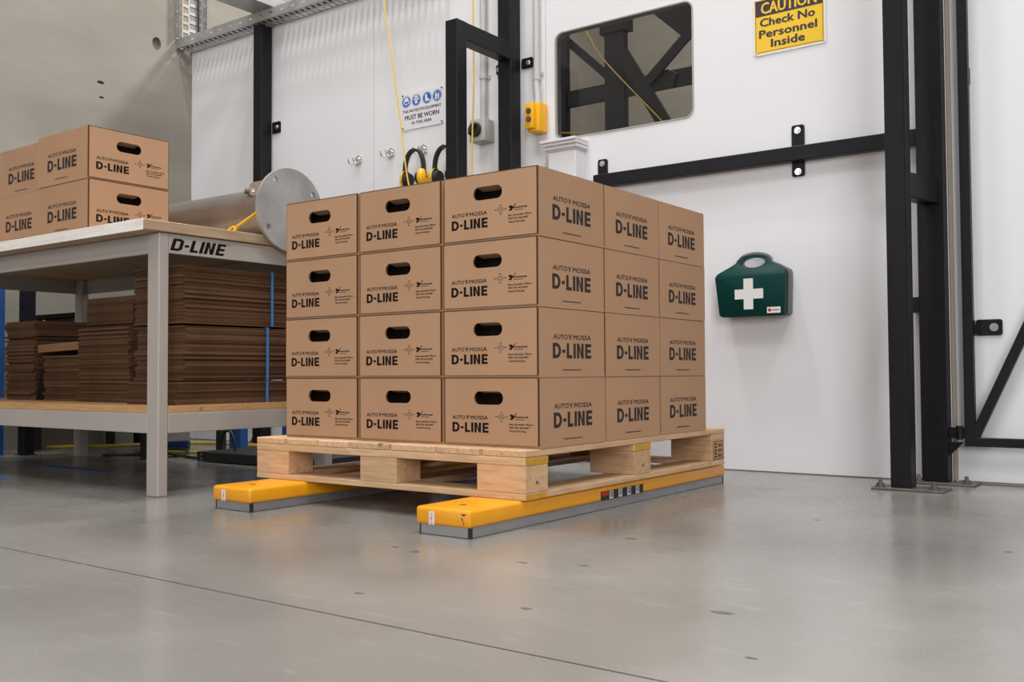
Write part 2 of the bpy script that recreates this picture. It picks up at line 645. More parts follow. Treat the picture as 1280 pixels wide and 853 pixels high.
def put_poly(mb, polys, base, face, x, z, wd, ht, off=0.0004):
    mtx = base @ face @ Matrix.Translation((x, z, off)) @ Matrix.Diagonal((wd, ht, 1, 1))
    for p in polys:
        f = mb.bm.faces.new([mb.bm.verts.new(mtx @ Vector((q[0], q[1], 0))) for q in p])


def dashes(mb, base, face, x, z, wd, ht, n):
    """a line of print too small to read: a row of short uneven strokes"""
    rs = random.Random(int(x * 1e4) + n)
    p = 0.0
    while p < .97:
        q = min(1.0, p + rs.uniform(.5, 1.3) / n)
        put_poly(mb, [[(p, 0), (q, 0), (q, 1), (p, 1)]], base, face, x, z, wd, ht)
        p = q + .28 / n


BULL = [[(0, 1), (.22, .9), (.5, .62), (.5, 0), (.32, .3), (.25, .62), (.0, .8)], [(1, 1), (.78, .9), (.5, .62), (.5, 0), (.68, .3), (.75, .62), (1, .8)]]


def ring_polys(cx, cy, r, t, n=14):
    o = circ(cx, cy, r, n)
    i = circ(cx, cy, r - t, n)
    return [[o[k], o[(k + 1) % n], i[(k + 1) % n], i[k]] for k in range(n)]


def hexbolt(name, p, d, r, parent, material, washer=True, studs=0.0):
    """hexagon bolt head with washer at p, pointing along d"""
    p, d = Vector(p), Vector(d)
    b = MB()
    if washer:
        b.cyl(p, p + d * r * .25, r * 1.45, n=16)
    b.cyl(p + d * r * .25, p + d * r * 1.0, r, n=6)
    if studs:
        b.cyl(p + d * r, p + d * (r + studs), r * .5, n=8)
    return b.build(name, material, parent)


# ================================================================== THE ROOM
fl = thing('floor', None, None)
tag(fl, kind='structure')
SEAM = -1.081
b = MB(); b.box(-9, 8, -9, SEAM - 0.003, -0.15, 0); b.build('slab', M['floor'], fl)
b = MB(); b.box(-9, 8, SEAM + 0.003, 9, -0.15, 0); b.build('slab', M['floor'], fl)
b = MB(); b.box(-9, 8, SEAM - 0.0029, SEAM + 0.0029, -0.14, -0.006); b.build('joint_filler', M['blackrubber'], fl)

chips = [(.86, -.66, .022), (.42, -.43, .016), (.33, -.05, .018), (.55, -.84, .012), (.28, -.48, .014), (-.02, -.52, .016), (-.10, -.50, .012),
         (.95, -1.25, .010), (1.30, -.20, .012), (1.18, .30, .010), (-.35, -1.45, .014), (.62, .55, .010), (1.02, -.90, .010), (-1.05, -.35, .014), (-1.25, -.5, .010), (.20, -.93, .012)]
for cx, cy, r in chips:
    b = MB()
    a0 = random.uniform(0, 3)
    b.flat([(cx + r * random.uniform(.6, 1.3) * math.cos(a0 + k * 2 * PI / 9), cy + .55 * r * random.uniform(.6, 1.3) * math.sin(a0 + k * 2 * PI / 9)) for k in range(9)], lambda x, y: (x, y, .0004))
    b.build('chip', M['chipped'], fl)

# concrete wall on the left, with a formwork tie hole and two blowholes
XL = -4.18
b = MB()
b.plate([[(-9, 0), (7.4, 0), (7.4, 7.5), (-9, 7.5)], circ(1.522, 2.683, .034, 14, ry=.044),
         circ(1.118, 2.322, .026, 9, ry=.011), circ(1.125, 2.226, .018, 8, ry=.007)],
        lambda y, z: (XL, y, z), lambda y, z: (XL - .03, y, z))
b.box(XL - .2, XL - .03, -9, 7.4, 0, 7.5)
tag(b.build('wall_left', M['concrete']), kind='structure')
b = MB(); b.box(XL, 8, 7.4, 7.6, 0, 7.5)
tag(b.build('wall_rear', M['concrete']), kind='structure')

# white partition, made of tall panels butted with fine joints
W = 1.80
wb = thing('wall_back', None, None)
tag(wb, kind='structure')
PTOP = 2.755
WX0, WX1, WZ0, WZ1 = -1.135, -0.360, 1.628, 2.185
joints = [XL, -3.36, -2.42, -1.39, -1.192, 0.735]
for a, c in zip(joints, joints[1:]):
    b = MB()
    if a == -1.192:
        outer = [(a + .0015, .005), (c - .0015, .005), (c - .0015, PTOP), (a + .0015, PTOP)]
        b.plate([outer, rrect(WX0, WX1, WZ0, WZ1, .045)], lambda x, z: (x, W, z), lambda x, z: (x, W + .05, z))
    else:
        b.box(a + .0015, c - .0015, W, W + .05, .005, PTOP)
    b.build('panel', M['white'], wb)
b = MB(); b.box(XL, .735, W + .006, W + .05, 0.0, .0049); b.build('base_strip', M['beige'], wb)

# window
wn = thing('window_1', None, None)
tag(wn, kind='structure')
b = MB()
b.plate([rrect(WX0 + .0005, WX1 - .0005, WZ0 + .0005, WZ1 - .0005, .0445), rrect(WX0 + .0065, WX1 - .0065, WZ0 + .0065, WZ1 - .0065, .040)],
        lambda x, z: (x, W - .004, z), lambda x, z: (x, W + .045, z))
b.build('gasket', M['gasket'], wn)
b = MB()
b.plate([rrect(WX0 + .007, WX1 - .007, WZ0 + .007, WZ1 - .007, .0395)], lambda x, z: (x, W + .010, z), lambda x, z: (x, W + .012, z))
b.build('pane', M['glass'], wn)

# ================================================================== CARTON
CW, CD, CH = 0.364, 0.3715, 0.2080      # width (handle face), depth, height


def make_carton():
    root = thing('carton', 'x', 'carton')
    hw, hd = CW / 2, CD / 2
    fx = hw - .0060                       # front panel half width
    # body: five walls of the tray, the handle wall is open behind its front panel
    b = MB()
    t = .004
    y0 = -hd + .006
    b.box(-hw, -hw + t, y0, hd, 0, CH - .0024)
    b.box(hw - t, hw, y0, hd, 0, CH - .0024)
    b.box(-hw + t, hw - t, hd - t, hd, 0, CH - .0002)
    b.box(-hw + t, hw - t, y0, hd - t, 0, t)
    b.box(-hw + t, hw - t, y0, hd - t, CH - .0002 - t, CH - .0002)
    slot_in = rrect(-.062, .052, .124, .168, .0215)
    b.plate([[(-hw + t, t), (hw - t, t), (hw - t, CH - .005), (-hw + t, CH - .005)], slot_in],
            lambda x, z: (x, y0, z), lambda x, z: (x, y0 + .003, z))
    b.build('body', M['card'], root)
    # front panel with the hand hole
    b = MB()
    slot = rrect(-.060, .050, .126, .1665, .0200)
    b.plate([[(-fx, .007), (fx, .007), (fx, CH - .003), (-fx, CH - .003)], slot], lambda x, z: (x, -hd, z), lambda x, z: (x, -hd + .0058, z))
    bmesh.ops.recalc_face_normals(b.bm, faces=b.bm.faces)
    for f in b.bm.faces:
        f.material_index = 0 if abs(f.normal.y) > .9 else 1
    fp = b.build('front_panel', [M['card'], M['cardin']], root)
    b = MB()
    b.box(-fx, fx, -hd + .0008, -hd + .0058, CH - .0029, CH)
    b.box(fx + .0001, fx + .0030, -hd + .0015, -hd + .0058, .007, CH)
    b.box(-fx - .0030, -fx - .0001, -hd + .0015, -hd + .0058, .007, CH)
    tag(b.build('cut_edge', M['cardin'], root), 'cut edge of the front panel, darkened with gap shade')
    b = MB()  # backing strips added so the row seams stay dark
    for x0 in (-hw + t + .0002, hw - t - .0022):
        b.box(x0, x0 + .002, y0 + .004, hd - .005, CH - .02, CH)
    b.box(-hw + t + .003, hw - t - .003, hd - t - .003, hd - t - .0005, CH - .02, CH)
    tag(b.build('seam_backing', M['cardin'], root), 'dark strip added behind the seam between carton rows', None, None, None)
    # the flap pushed in through the hand hole
    b = MB()
    a = math.radians(14)
    p0 = Vector((0, y0 + .0035, .1675)); d = Vector((0, math.cos(a), -math.sin(a))) * .034
    n = Vector((0, math.sin(a), math.cos(a))) * .003
    q = [p0, p0 + d, p0 + d + n, p0 + n]
    vs = [[b.bm.verts.new(v + Vector((x, 0, 0))) for v in q] for x in (-.055, .045)]
    for i in range(4):
        j = (i + 1) % 4
        b.bm.faces.new((vs[0][i], vs[0][j], vs[1][j], vs[1][i]))
    b.bm.faces.new(vs[0]); b.bm.faces.new(vs[1][::-1])
    b.build('hand_hole_flap', M['card'], root)
    b = MB(); b.box(-.14, .14, y0 + .045, y0 + .30, .0045, .195)  # dark block added to stand for the shade in the hand hole
    tag(b.build('hole_shade_block', M['darkbox'], root), 'dark block added for the shade inside the hand hole')
    # front print
    base = Matrix.Translation((-hw, -hd, 0))
    b = MB()
    X = lambda v: v + .370 - .003         # world x on the corner carton -> carton x
    put_dline(b, base, FACE_Y, X(-.332), .041, .142, .030)
    put(b, 'AUTO', base, FACE_Y, X(-.331), .081, .0500, .0110, .03)
    put_poly(b, BULL, base, FACE_Y, X(-.2775), .0795, .0125, .0145)
    put(b, 'MOSSA', base, FACE_Y, X(-.2605), .081, .0680, .0110, .03)
    b.build('brand_print', M['ink'], root, keep_normals=True)
    b = MB()
    put(b, 'Base Assembly 745mm', base, FACE_Y, X(-.112), .0665, .086, .0052, .02)
    put(b, 'PART NO: AD-DMRT', base, FACE_Y, X(-.112), .0565, .074, .0052, .02)
    put(b, 'Vessel Housing', base, FACE_Y, X(-.112), .0465, .060, .0052, .02)
    put_poly(b, [[(0, .75), (.25, 1), (.6, .75), (.5, .35), (.2, 0), (.05, .2), (.3, .45)], [(.2, 0), (.42, .1), (1.0, 1.25), (.86, 1.2), (.5, .45)]], base, FACE_Y, X(-.112), .0815, .030, .0175)
    dashes(b, base, FACE_Y, X(-.092), .0885, .052, .0040, 9)
    dashes(b, base, FACE_Y, X(-.091), .0825, .034, .0020, 10)
    b.build('product_print', M['ink'], root, keep_normals=True)
    b = MB()
    polys = ring_polys(.5, .5, .24, .03) + ring_polys(.5, .5, .13, .03) + [[(0, .47), (.2, .47), (.2, .53), (0, .53)], [(.8, .47), (1, .47), (1, .53), (.8, .53)],
                                                                       [(.42, .86), (.58, .86), (.58, .93), (.42, .93)], [(.42, .07), (.58, .07), (.58, .14), (.42, .14)]]
    put_poly(b, polys, base, FACE_Y, X(-.164), .073, .046, .034)
    b.build('emblem_print', M['inkthin'], root, keep_normals=True)
    # side prints
    for face, bx in ((FACE_X, Matrix.Translation((hw, -hd, 0))), (FACE_NX, Matrix.Translation((-hw, hd, 0)))):
        b = MB()
        put_dline(b, bx, face, .074, .057, .217, .046)
        put(b, 'AUTO', bx, face, .077, .115, .0790, .0140, .03)
        put_poly(b, BULL, bx, face, .1605, .1120, .0180, .0190)
        put(b, 'MOSSA', bx, face, .1875, .115, .1015, .0140, .03)
        b.build('brand_print', M['inkthin'], root, keep_normals=True)
        b = MB()
        dashes(b, bx, face, .129, .0200, .102, .0038, 18)
        b.build('handling_print', M['inkthin'], root, keep_normals=True)
    return root


proto = make_carton()
Z0 = 0.22
GRP = 'cartons stacked on the pallet'
rows = ['bottom', 'second lowest', 'second highest', 'top']
first = True
for r in range(4):
    for i, j in ((0, 0), (1, 0), (2, 0), (0, 1), (0, 2)):
        c = proto if first else copy_tree(proto)
        first = False
        jx, jy = random.uniform(-.0012, .0006), random.uniform(-.0004, .0015)
        c.location = (-CW / 2 - .0005 - i * .3702 + jx, CD / 2 + j * .3752 + jy, Z0 + .0008 + r * .2082)
        c.rotation_euler.z = random.uniform(-.002, .002)
        row = rows[r] + ' row'
        c['label'] = {(0, 0): 'kraft carton at the near corner of the pallet stack, ' + row,
                      (1, 0): 'kraft carton in the middle of the hand hole face, pallet stack, ' + row,
                      (2, 0): 'kraft carton at the left end of the hand hole face, pallet stack, ' + row,
                      (0, 1): 'kraft carton in the middle of the right face of the pallet stack, ' + row,
                      (0, 2): 'kraft carton at the far right end of the pallet stack, ' + row}[(i, j)]
        c['category'] = 'carton'
        c['group'] = GRP

# four more, turned, on the grey table
for (x, y, k, lab) in ((-1.945, -.266, 0, 'kraft carton on the grey table, lower row, its lettering cut by the table edge'),
                       (-1.945, -.268, 1, 'kraft carton on top of the right pair on the grey table, hand hole facing right'),
                       (-2.336, -.240, 0, 'kraft carton at the left frame edge on the grey table, lower row'),
                       (-2.326, -.236, 1, 'kraft carton at the left frame edge on the grey table, upper row')):
    c = copy_tree(proto)
    c.rotation_euler.z = PI / 2
    c.location = (x - CD / 2, y + CW / 2, 1.0038 + k * .2082)
    tag(c, lab, 'carton', 'cartons on the grey table')

# ================================================================== PALLET
pal = thing('pallet', 'pine block pallet carrying the stack of cartons', 'pallet', (0, 0, .078))
pal_z = .078
PX0, PX1, PY0, PY1 = -1.172, -0.001, -0.072, 1.290


def slab(name, x0, x1, y0, y1, z0, z1, m, bev=.0015):
    cx, cy, cz = (x0 + x1) / 2, (y0 + y1) / 2, (z0 + z1) / 2
    b = MB()
    b.box(x0 - cx, x1 - cx, y0 - cy, y1 - cy, z0 - cz, z1 - cz)
    o = b.build(name, m, pal, bevel=bev)
    o.location = (cx, cy, cz - pal_z)
    return o


Zt = .22
xs = [-1.172, -1.022, -.862, -.712, -.530, -.338, -.165, -.001]
for i in range(7):
    a, c = xs[i], xs[i + 1]
    g = .006
    slab('deck_board', a + (g if i else 0), c - (g if i < 6 else 0), PY0 + random.uniform(0, .004), PY1, Zt - .0205, Zt, M['woody'], .0025)
for y0 in (PY0, .560, PY1 - .12):
    slab('stringer_board', PX0, PX1, y0 + .001, y0 + .119, Zt - .0435, Zt - .0210, M['woodx'])
    for x0, x1 in ((PX0, PX0 + .165), (-.66, -.50), (PX1 - .176, PX1)):
        o = slab('block', x0, x1, y0 + .002, y0 + .117, Zt - .1235, Zt - .0440, M['woodb'])
# bottom boards
for x0, x1 in ((PX0, PX0 + .12), (-.64, -.52), (PX1 - .12, PX1)):
    slab('bottom_board', x0, x1, PY0 + .1205, PY1 - .1205, Zt - .1425, Zt - .1240, M['woody'])
for y0 in (PY0, PY1 - .12):
    slab('bottom_board', PX0, PX1, y0 + .001, y0 + .119, Zt - .1425, Zt - .1240, M['woodx'])
# yellow paint on sawn ends, nails, and the heat-treatment stamp
for y0 in (PY0, .560):
    b = MB(); b.box(PX1, PX1 + .0006, y0 + .004, y0 + .114, Zt - .0430 - pal_z, Zt - .0215 - pal_z)
    tag(b.build('end_paint', M['yellowpaint'], pal), 'yellow paint on sawn end')
b = MB(); b.box(PX1, PX1 + .0006, PY0 + .004, PY0 + .11, Zt - .1420 - pal_z, Zt - .126 - pal_z)
tag(b.build('end_paint', M['yellowpaint'], pal), 'yellow paint on sawn end')
for y in (PY0 + .06, .620):
    b = MB(); b.cyl((PX1, y, Zt - .095 - pal_z), (PX1 + .0012, y, Zt - .095 - pal_z), .005, n=10)
    tag(b.build('nail', M['anchor'], pal), 'dark nail head in block')
b = MB()
bx = Matrix.Translation((PX1, PY1 - .118, Zt - .1235 - pal_z))
for p in ([(.1, .06), (.9, .06), (.9, .10), (.1, .10)], [(.1, .90), (.9, .90), (.9, .94), (.1, .94)], [(.1, .1), (.14, .1), (.14, .9), (.1, .9)], [(.86, .1), (.9, .1), (.9, .9), (.86, .9)]):
    put_poly(b, [p], bx, FACE_X, 0, 0, .112, .080)
for k in range(5):
    put_poly(b, [[(.2 + .0 * k, .16 + .15 * k), (.42, .16 + .15 * k), (.42, .25 + .15 * k), (.2, .25 + .15 * k)]], bx, FACE_X, 0, 0, .112, .080)
for z in (.052, .032, .012):
    dashes(b, bx, FACE_X, .055, z, .034, .013, 3)
b.build('stamp', M['cardin'], pal, keep_normals=True)

# ================================================================== YELLOW WEIGH BEAMS
def weigh_beam(label, x0, x1, strip):
    y0, y1 = -.310, 1.318
    root = thing('weigh_beam', label, 'weigh beam', ((x0 + x1) / 2, (y0 + y1) / 2, 0))
    ox, oy = (x0 + x1) / 2, (y0 + y1) / 2
    hx, hy = (x1 - x0) / 2, (y1 - y0) / 2
    b = MB(); b.box(-hx, hx, -hy, hy, .028, .0768)
    b.build('cover', M['yellow'], root, bevel=.010, seg=3, smooth=True)
    b = MB(); b.box(-hx + .010, hx - .006, -hy + .010, hy - .008, .0015, .0285)
    b.build('skirt', M['steelskirt'], root)
    for sx, ex in ((-hx + .0085, .004), (hx - .0135, .009)):
        b = MB(); b.box(sx, sx + ex, -hy + .0088, -hy + .018, .0005, .0280)
        b.build('corner_strip', M['blackrubber'], root)
    b = MB(); b.box(hx - .013, hx - .0048, hy - .016, hy - .007, .0005, .0280)
    b.build('corner_strip', M['blackrubber'], root)
    b = MB(); b.box(-hx + .012, hx - .008, -hy + .012, hy - .010, 0, .0014)
    b.build('foot_seal', M['blackrubber'], root)
    b = MB(); b.cyl((.005, -hy + .085, .0768), (.005, -hy + .085, .0774), .010, n=16)
    b.build('screw_cap', M['anchor'], root)
    # calibration sticker on the front end
    cx = -hx + hx * .62
    b = MB(); b.box(cx - .0095, cx + .0095, -hy - .0006, -hy, .0295, .0655)
    st = b.build('sticker', M['paper'], root)
    b = MB()
    base = Matrix.Translation((cx - .004, -hy - .0006, .031))
    put_poly(b, ring_polys(.5, .3, .5, .18), base, FACE_Y, 0, 0, .008, .008)
    put_poly(b, [[(0, .9), (.25, .9), (.25, 2.4), (0, 2.4)], [(.55, 1.4), (.8, 1.4), (.8, 3.8), (.55, 3.8)]], base, FACE_Y, 0, 0, .008, .008)
    b.build('sticker_print', M['red'], st, keep_normals=True)
    if strip:
        # dark instruction strip with four pictogram tiles and a red maker's tile
        ya, yb = .360 - oy, .640 - oy
        b = MB(); b.box(hx, hx + .0006, ya, yb, .031, .060)
        s = b.build('decal_strip', M['blackrubber'], root)
        L_ = yb - ya
        b = MB(); b.box(hx + .0006, hx + .0009, ya + .006, ya + .048, .045, .0585)
        b.build('decal_tile', M['red'], s)
        icons = MB()
        for k in range(4):
            a = ya + .055 + k * .058
            b = MB(); b.box(hx + .0006, hx + .0009, a, a + .023, .0325, .0585)
            b.build('decal_tile', M['paper'], s)
            bb = Matrix.Translation((hx + .0009, a, .0325))
            put_poly(icons, ring_polys(.5, .55, .42, .12, 12), bb, FACE_X, 0, 0, .023, .026)
            if k in (0, 2):
                put_poly(icons, [[(.15, .9), (.25, .95), (.85, .2), (.75, .15)]], bb, FACE_X, 0, 0, .023, .026, .0006)
            put_poly(icons, [[(.38, .35), (.62, .35), (.62, .75), (.38, .75)]], bb, FACE_X, 0, 0, .023, .026, .0006)
        icons.build('decal_icons', M['ink'], s, keep_normals=True)
        # rubbed paint at the near corner
        b = MB()
        for q in ([(.0, .95), (.5, .9), (.9, .95), (.6, .75), (.2, .82)], [(.1, .7), (.35, .6), (.3, .35), (.15, .5)], [(.45, .45), (.6, .3), (.5, .1), (.4, .25)]):
            put_poly(b, [q], Matrix.Translation((hx - .030, -hy, .030)), FACE_Y, 0, 0, .020, .040)
        b.build('paint_chip', M['cardin'], root, keep_normals=True)
    return root


weigh_beam('yellow weigh beam with pictogram strip under the near right edge of the pallet', -.205, -.012, True)
weigh_beam('yellow weigh beam under the left side of the pallet, beside the table leg', -1.105, -.912, False)

# ================================================================== GREY TABLE
TX, TY = -1.502, -0.248           # outer right and front faces of the leg
TL, TB = -3.49, 0.605             # left end and rear
tab = thing('work_table', 'heavy grey steel work table with wooden top and lettered end rail', 'table', (TX, TY, 0))
Tm = Matrix.Translation((-TX, -TY, 0))


def tpart(mb, name, m, bevel=.002, parent=tab):
    mb.bm.transform(Tm)
    return mb.build(name, m, parent, bevel=bevel)


b = MB(); b.box(TL - .02, TX - .03, TY - .070, TB + .02, .963, 1.003)
tpart(b, 'table_top', M['ply'], .002)
b = MB(); b.box(TX - .0298, TX + .0105, TY - .069, TB + .02, .964, 1.0025)
tpart(b, 'edge_batten', M['ply'], .002)
b = MB(); b.box(TL - .02, TX + .010, TY - .0735, TY - .0705, .962, 1.0028)
tag(tpart(b, 'front_edging', M['plyx'], .0008), 'pale worn strip along the front edge of the top')
for lx0 in (TX - .072, TL):
    for ly0, dy in ((TY, .042), (TB - .042, .042)):
        b = MB(); b.box(lx0, lx0 + .072, ly0, ly0 + dy, 0, .962)
        tpart(b, 'leg', M['table'], .004)
# upper rails: a channel with a proud lower lip
for y0, y1, yl in ((TY + .012, TY + .020, TY + .001), (TB - .012, TB - .004, TB - .002)):
    b = MB()
    b.box(TL + .0725, TX - .0725, y0, y1, .905, .961)
    b.box(TL + .0725, TX - .0725, min(y0, yl), max(y1, yl), .888, .9048)
    tpart(b, 'front_rail' if yl < 0 else 'rear_rail', M['table'], .001)
b = MB(); b.box(TX - .010, TX - .002, TY + .0425, TB - .0425, .889, .961)
er = tpart(b, 'end_rail', M['table'], .001)
b = MB(); b.box(TL + .002, TL + .010, TY + .0425, TB - .0425, .889, .961); tpart(b, 'end_rail', M['table'], .001)
b = MB()
base = Matrix.Translation((TX - .002, -.2075, .900))
put_dline(b, base, FACE_X, 0.006, 0, .236, .0455, stroke=.064, shear=.065, chamfer=True)
put(b, 'TM', base, FACE_X, .262, .041, .012, .005, .01)
tpart(b, 'lettering', M['ink'], 0, er)
# lower shelf
b = MB(); b.box(TL + .01, TX - .004, TY + .004, TB - .004, .304, .328)
b2 = MB()
for (x0, x1, y0, y1) in ((TL + .0725, TX - .0725, TY + .003, TB - .003), (TX - .0724, TX - .003, TY + .0425, TB - .0425), (TL + .003, TL + .0724, TY + .0425, TB - .0425)):
    b2.box(x0, x1, y0, y1, .303, .328)
b.bm.free()
tpart(b2, 'shelf_board', M['shelfwood'], .001)
b = MB(); b.box(TL + .0725, TX - .0725, TY + .001, TY + .03, .229, .302); tpart(b, 'shelf_rail', M['table'], .002)
b = MB(); b.box(TL + .0725, TX - .0725, TB - .03, TB - .001, .229, .302); tpart(b, 'shelf_rail', M['table'], .002)
for x0 in (TX - .031, TL + .002):
    b = MB(); b.box(x0, x0 + .03, TY + .0425, TB - .0425, .229, .302); tpart(b, 'shelf_rail', M['table'], .002)

# ================================================================== FLAT CARTON BUNDLES ON THE SHELF
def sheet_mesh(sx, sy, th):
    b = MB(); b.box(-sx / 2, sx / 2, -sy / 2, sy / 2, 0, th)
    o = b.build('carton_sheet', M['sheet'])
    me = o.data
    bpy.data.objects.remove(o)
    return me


def bundle(label, cx, cy, z0, z1, sx, sy, jit=.005, th=.0088, strap=None, rz=0.0):
    root = thing('carton_bundle', label, 'flat cartons', (cx, cy, z0), rz, 'bundles of flat cartons on the table shelf')
    n = max(1, int((z1 - z0) / th))
    t = (z1 - z0) / n
    me = sheet_mesh(sx, sy, t * .96)
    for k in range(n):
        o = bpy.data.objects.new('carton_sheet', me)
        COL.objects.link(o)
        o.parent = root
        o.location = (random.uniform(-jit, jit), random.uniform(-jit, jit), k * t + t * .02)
        o.rotation_euler.z = random.uniform(-.006, .006)
    if strap is not None:
        b = MB()
        h = z1 - z0
        q = sx / 2 + jit + .002
        b.box(q, q + .002, strap - .006, strap + .006, -.0, h + .003)
        b.box(-q, q, strap - .006, strap + .006, h + .0005, h + .003)
        tag(b.build('strap', M['bluestrap'], root), 'blue plastic strap')
    return root


SZ = .3285
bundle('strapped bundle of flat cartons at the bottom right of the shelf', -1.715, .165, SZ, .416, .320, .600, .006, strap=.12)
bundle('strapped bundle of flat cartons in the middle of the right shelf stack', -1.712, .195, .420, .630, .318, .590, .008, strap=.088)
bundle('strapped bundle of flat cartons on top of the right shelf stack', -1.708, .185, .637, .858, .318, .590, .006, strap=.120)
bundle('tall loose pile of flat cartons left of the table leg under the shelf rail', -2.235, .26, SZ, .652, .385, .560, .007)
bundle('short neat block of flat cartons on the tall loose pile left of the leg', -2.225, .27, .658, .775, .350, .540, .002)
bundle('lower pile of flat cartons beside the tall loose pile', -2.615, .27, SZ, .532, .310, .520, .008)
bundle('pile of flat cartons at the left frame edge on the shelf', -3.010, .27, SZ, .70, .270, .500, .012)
# an open folded carton lying on the lower pile
t = thing('folded_carton', 'single folded carton lying tilted on the lower pile of flat cartons', 'carton', (-2.625, .05, .566))
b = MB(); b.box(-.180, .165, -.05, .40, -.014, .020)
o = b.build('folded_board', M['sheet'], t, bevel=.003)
b = MB(); b.box(-.180, .165, -.052, -.0505, -.014, .022)
o2 = b.build('front_flap', M['foldedflap'], t)
t.rotation_euler = (0, math.radians(-1.5), 0)
# dark leaning board between the piles
t = tag(MB().build('dark_board', M['darkbox']), 'dark brown board leaning between piles at the left shelf end', 'board')
bm = bmesh.new()
for p in ((-2.860, .02, .3290), (-2.785, .02, .3290), (-2.785, .02, .47), (-2.820, .02, .47), (-2.860, .40, .3290), (-2.785, .40, .3290), (-2.785, .40, .47), (-2.820, .40, .47)):
    bm.verts.new(p)
bm.verts.ensure_lookup_table()
for f in ((0, 1, 2, 3), (7, 6, 5, 4), (0, 4, 5, 1), (1, 5, 6, 2), (2, 6, 7, 3), (3, 7, 4, 0)):
    bm.faces.new([bm.verts[i] for i in f])
bmesh.ops.recalc_face_normals(bm, faces=bm.faces)
bm.to_mesh(t.data)
bm.free()

# ================================================================== STEEL PIPE AND SPANNER ON THE TABLE
PY, PZ, PR = .335, 1.1125, .1085
pipe = thing('flanged_pipe', 'dull steel pipe with round bolted flange lying across the table', 'pipe', (-2.4, PY, 1.003))
PT = Matrix.Translation((2.4, -PY, -1.003))
b = MB(); b.cyl((-3.3, PY, PZ), (-1.4745, PY, PZ), PR, n=48); b.bm.transform(PT)
b.build('tube', M['galvpipe'], pipe, smooth=True)
b = MB()
holes = [circ(PY + .143 * math.cos(math.radians(a)), PZ + .140 * math.sin(math.radians(a)), .012, 12) for a in (35, 125, 215, 305)]
b.plate([circ(PY, PZ, .172, 56)] + holes, lambda y, z: (-1.4745, y, z), lambda y, z: (-1.458, y, z)); b.bm.transform(PT)
b.build('flange', M['galv'], pipe, smooth=True)
b = MB(); b.plate([rrect(-1.612, -1.4750, PZ + .062, PZ + .118, .024), circ(-1.586, PZ + .090, .013, 12)],
                  lambda x, z: (x, PY - .092, z), lambda x, z: (x, PY - .074, z)); b.bm.transform(PT)
b.build('lifting_lug', M['zinc'], pipe)
b = MB(); b.cyl((-1.632, PY - .098, PZ + .086), (-1.613, PY - .070, PZ + .086), .013, n=12); b.bm.transform(PT)
b.build('lug_pin', M['anchor'], pipe)
# spanner leaning on the pipe
sp = thing('spanner', 'yellow ring spanner leaning against the steel pipe', 'spanner', (-1.53, PY - .16, 1.003))
b = MB()
A_, B_ = Vector((-.03, -.040, .024)), Vector((.045, .030, .100))
b.bar(A_, B_, .010, .008, (0, -1, .6))
d = (B_ - A_).normalized()
nrm = Vector((0, -1, .6)).normalized()
s = d.cross(nrm).normalized()
nrm = s.cross(d)
for k in range(16):
    a0, a1 = 2 * PI * k / 16, 2 * PI * (k + 1) / 16
    c0 = A_ - d * .016
    P = lambda a, r, t_: c0 + (d * math.cos(a) + s * math.sin(a)) * r + nrm * t_
    f = [P(a0, .012, -.004), P(a0, .022, -.004), P(a0, .022, .004), P(a0, .012, .004)]
    g = [P(a1, .012, -.004), P(a1, .022, -.004), P(a1, .022, .004), P(a1, .012, .004)]
    fv = [b.bm.verts.new(q) for q in f]; gv = [b.bm.verts.new(q) for q in g]
    for i in range(4):
        j = (i + 1) % 4
        b.bm.faces.new((fv[i], fv[j], gv[j], gv[i]))
bmesh.ops.remove_doubles(b.bm, verts=b.bm.verts, dist=1e-5)
b.build('spanner_body', M['spanner'], sp)

# ================================================================== BLACK STEEL FRAMES
def base_plate(x0, x1, y0, y1, parent, off, bolts):
    b = MB(); b.box(x0, x1, y0, y1, 0, .009); b.bm.transform(off)
    b.build('base_plate', M['anchor'], parent, bevel=.001)
    for bx, by in bolts:
        p = off @ Vector((bx, by, .009))
        hexbolt('anchor_bolt', p, (0, 0, 1), .0145, parent, M['anchor'], studs=.014)


def lug(parent, off, x0, x1, z0, z1, bolts, y=W - .0085, r=.010):
    b = MB(); b.plate([rrect(x0, x1, z0, z1, .010)], lambda x, z: (x, y, z), lambda x, z: (x, y + .008, z)); b.bm.transform(off)
    o = b.build('fixing_plate', M['black'], parent)
    for bx, bz in bolts:
        hexbolt('bolt', off @ Vector((bx, y, bz)), (0, -1, 0), r, o, M['zinc'])
    return o


# arch frame behind the cartons
ar = thing('black_arch_frame', 'black steel arch frame standing behind the stacked cartons', 'frame', (-1.38, 1.45, 0))
off = Matrix.Translation((1.38, -1.45, 0))
AX0, AX1 = -1.416, -1.341
b = MB(); b.box(AX0, AX1, 1.261, 1.337, .009, 2.156); b.bm.transform(off); b.build('front_post', M['black'], ar, bevel=.003)
b = MB(); b.box(AX0 - .012, AX1 - .003, W - .100, W - .012, .009, 3.3); b.bm.transform(off); b.build('wall_post', M['black'], ar, bevel=.003)
b = MB(); b.box(AX0 + .001, AX1 - .001, 1.3372, W - .1002, 2.066, 2.155); b.bm.transform(off); b.build('cross_beam', M['black'], ar, bevel=.003)
b = MB(); b.box(AX0 + .001, AX1 - .001, 1.3372, W - .1002, 1.0, 1.08); b.bm.transform(off); b.build('cross_beam', M['black'], ar, bevel=.003)
lug(ar, off, AX1 - .0, AX1 + .072, 2.036, 2.090, [(AX1 + .045, 2.063)])
lug(ar, off, AX0 - .072 - .02, AX0 - .02, 2.036, 2.090, [(AX0 - .072, 2.063)])
base_plate(AX0 - .06, AX1 + .06, 1.23, 1.36, ar, off, [(AX0 - .035, 1.26), (AX1 + .035, 1.26)])
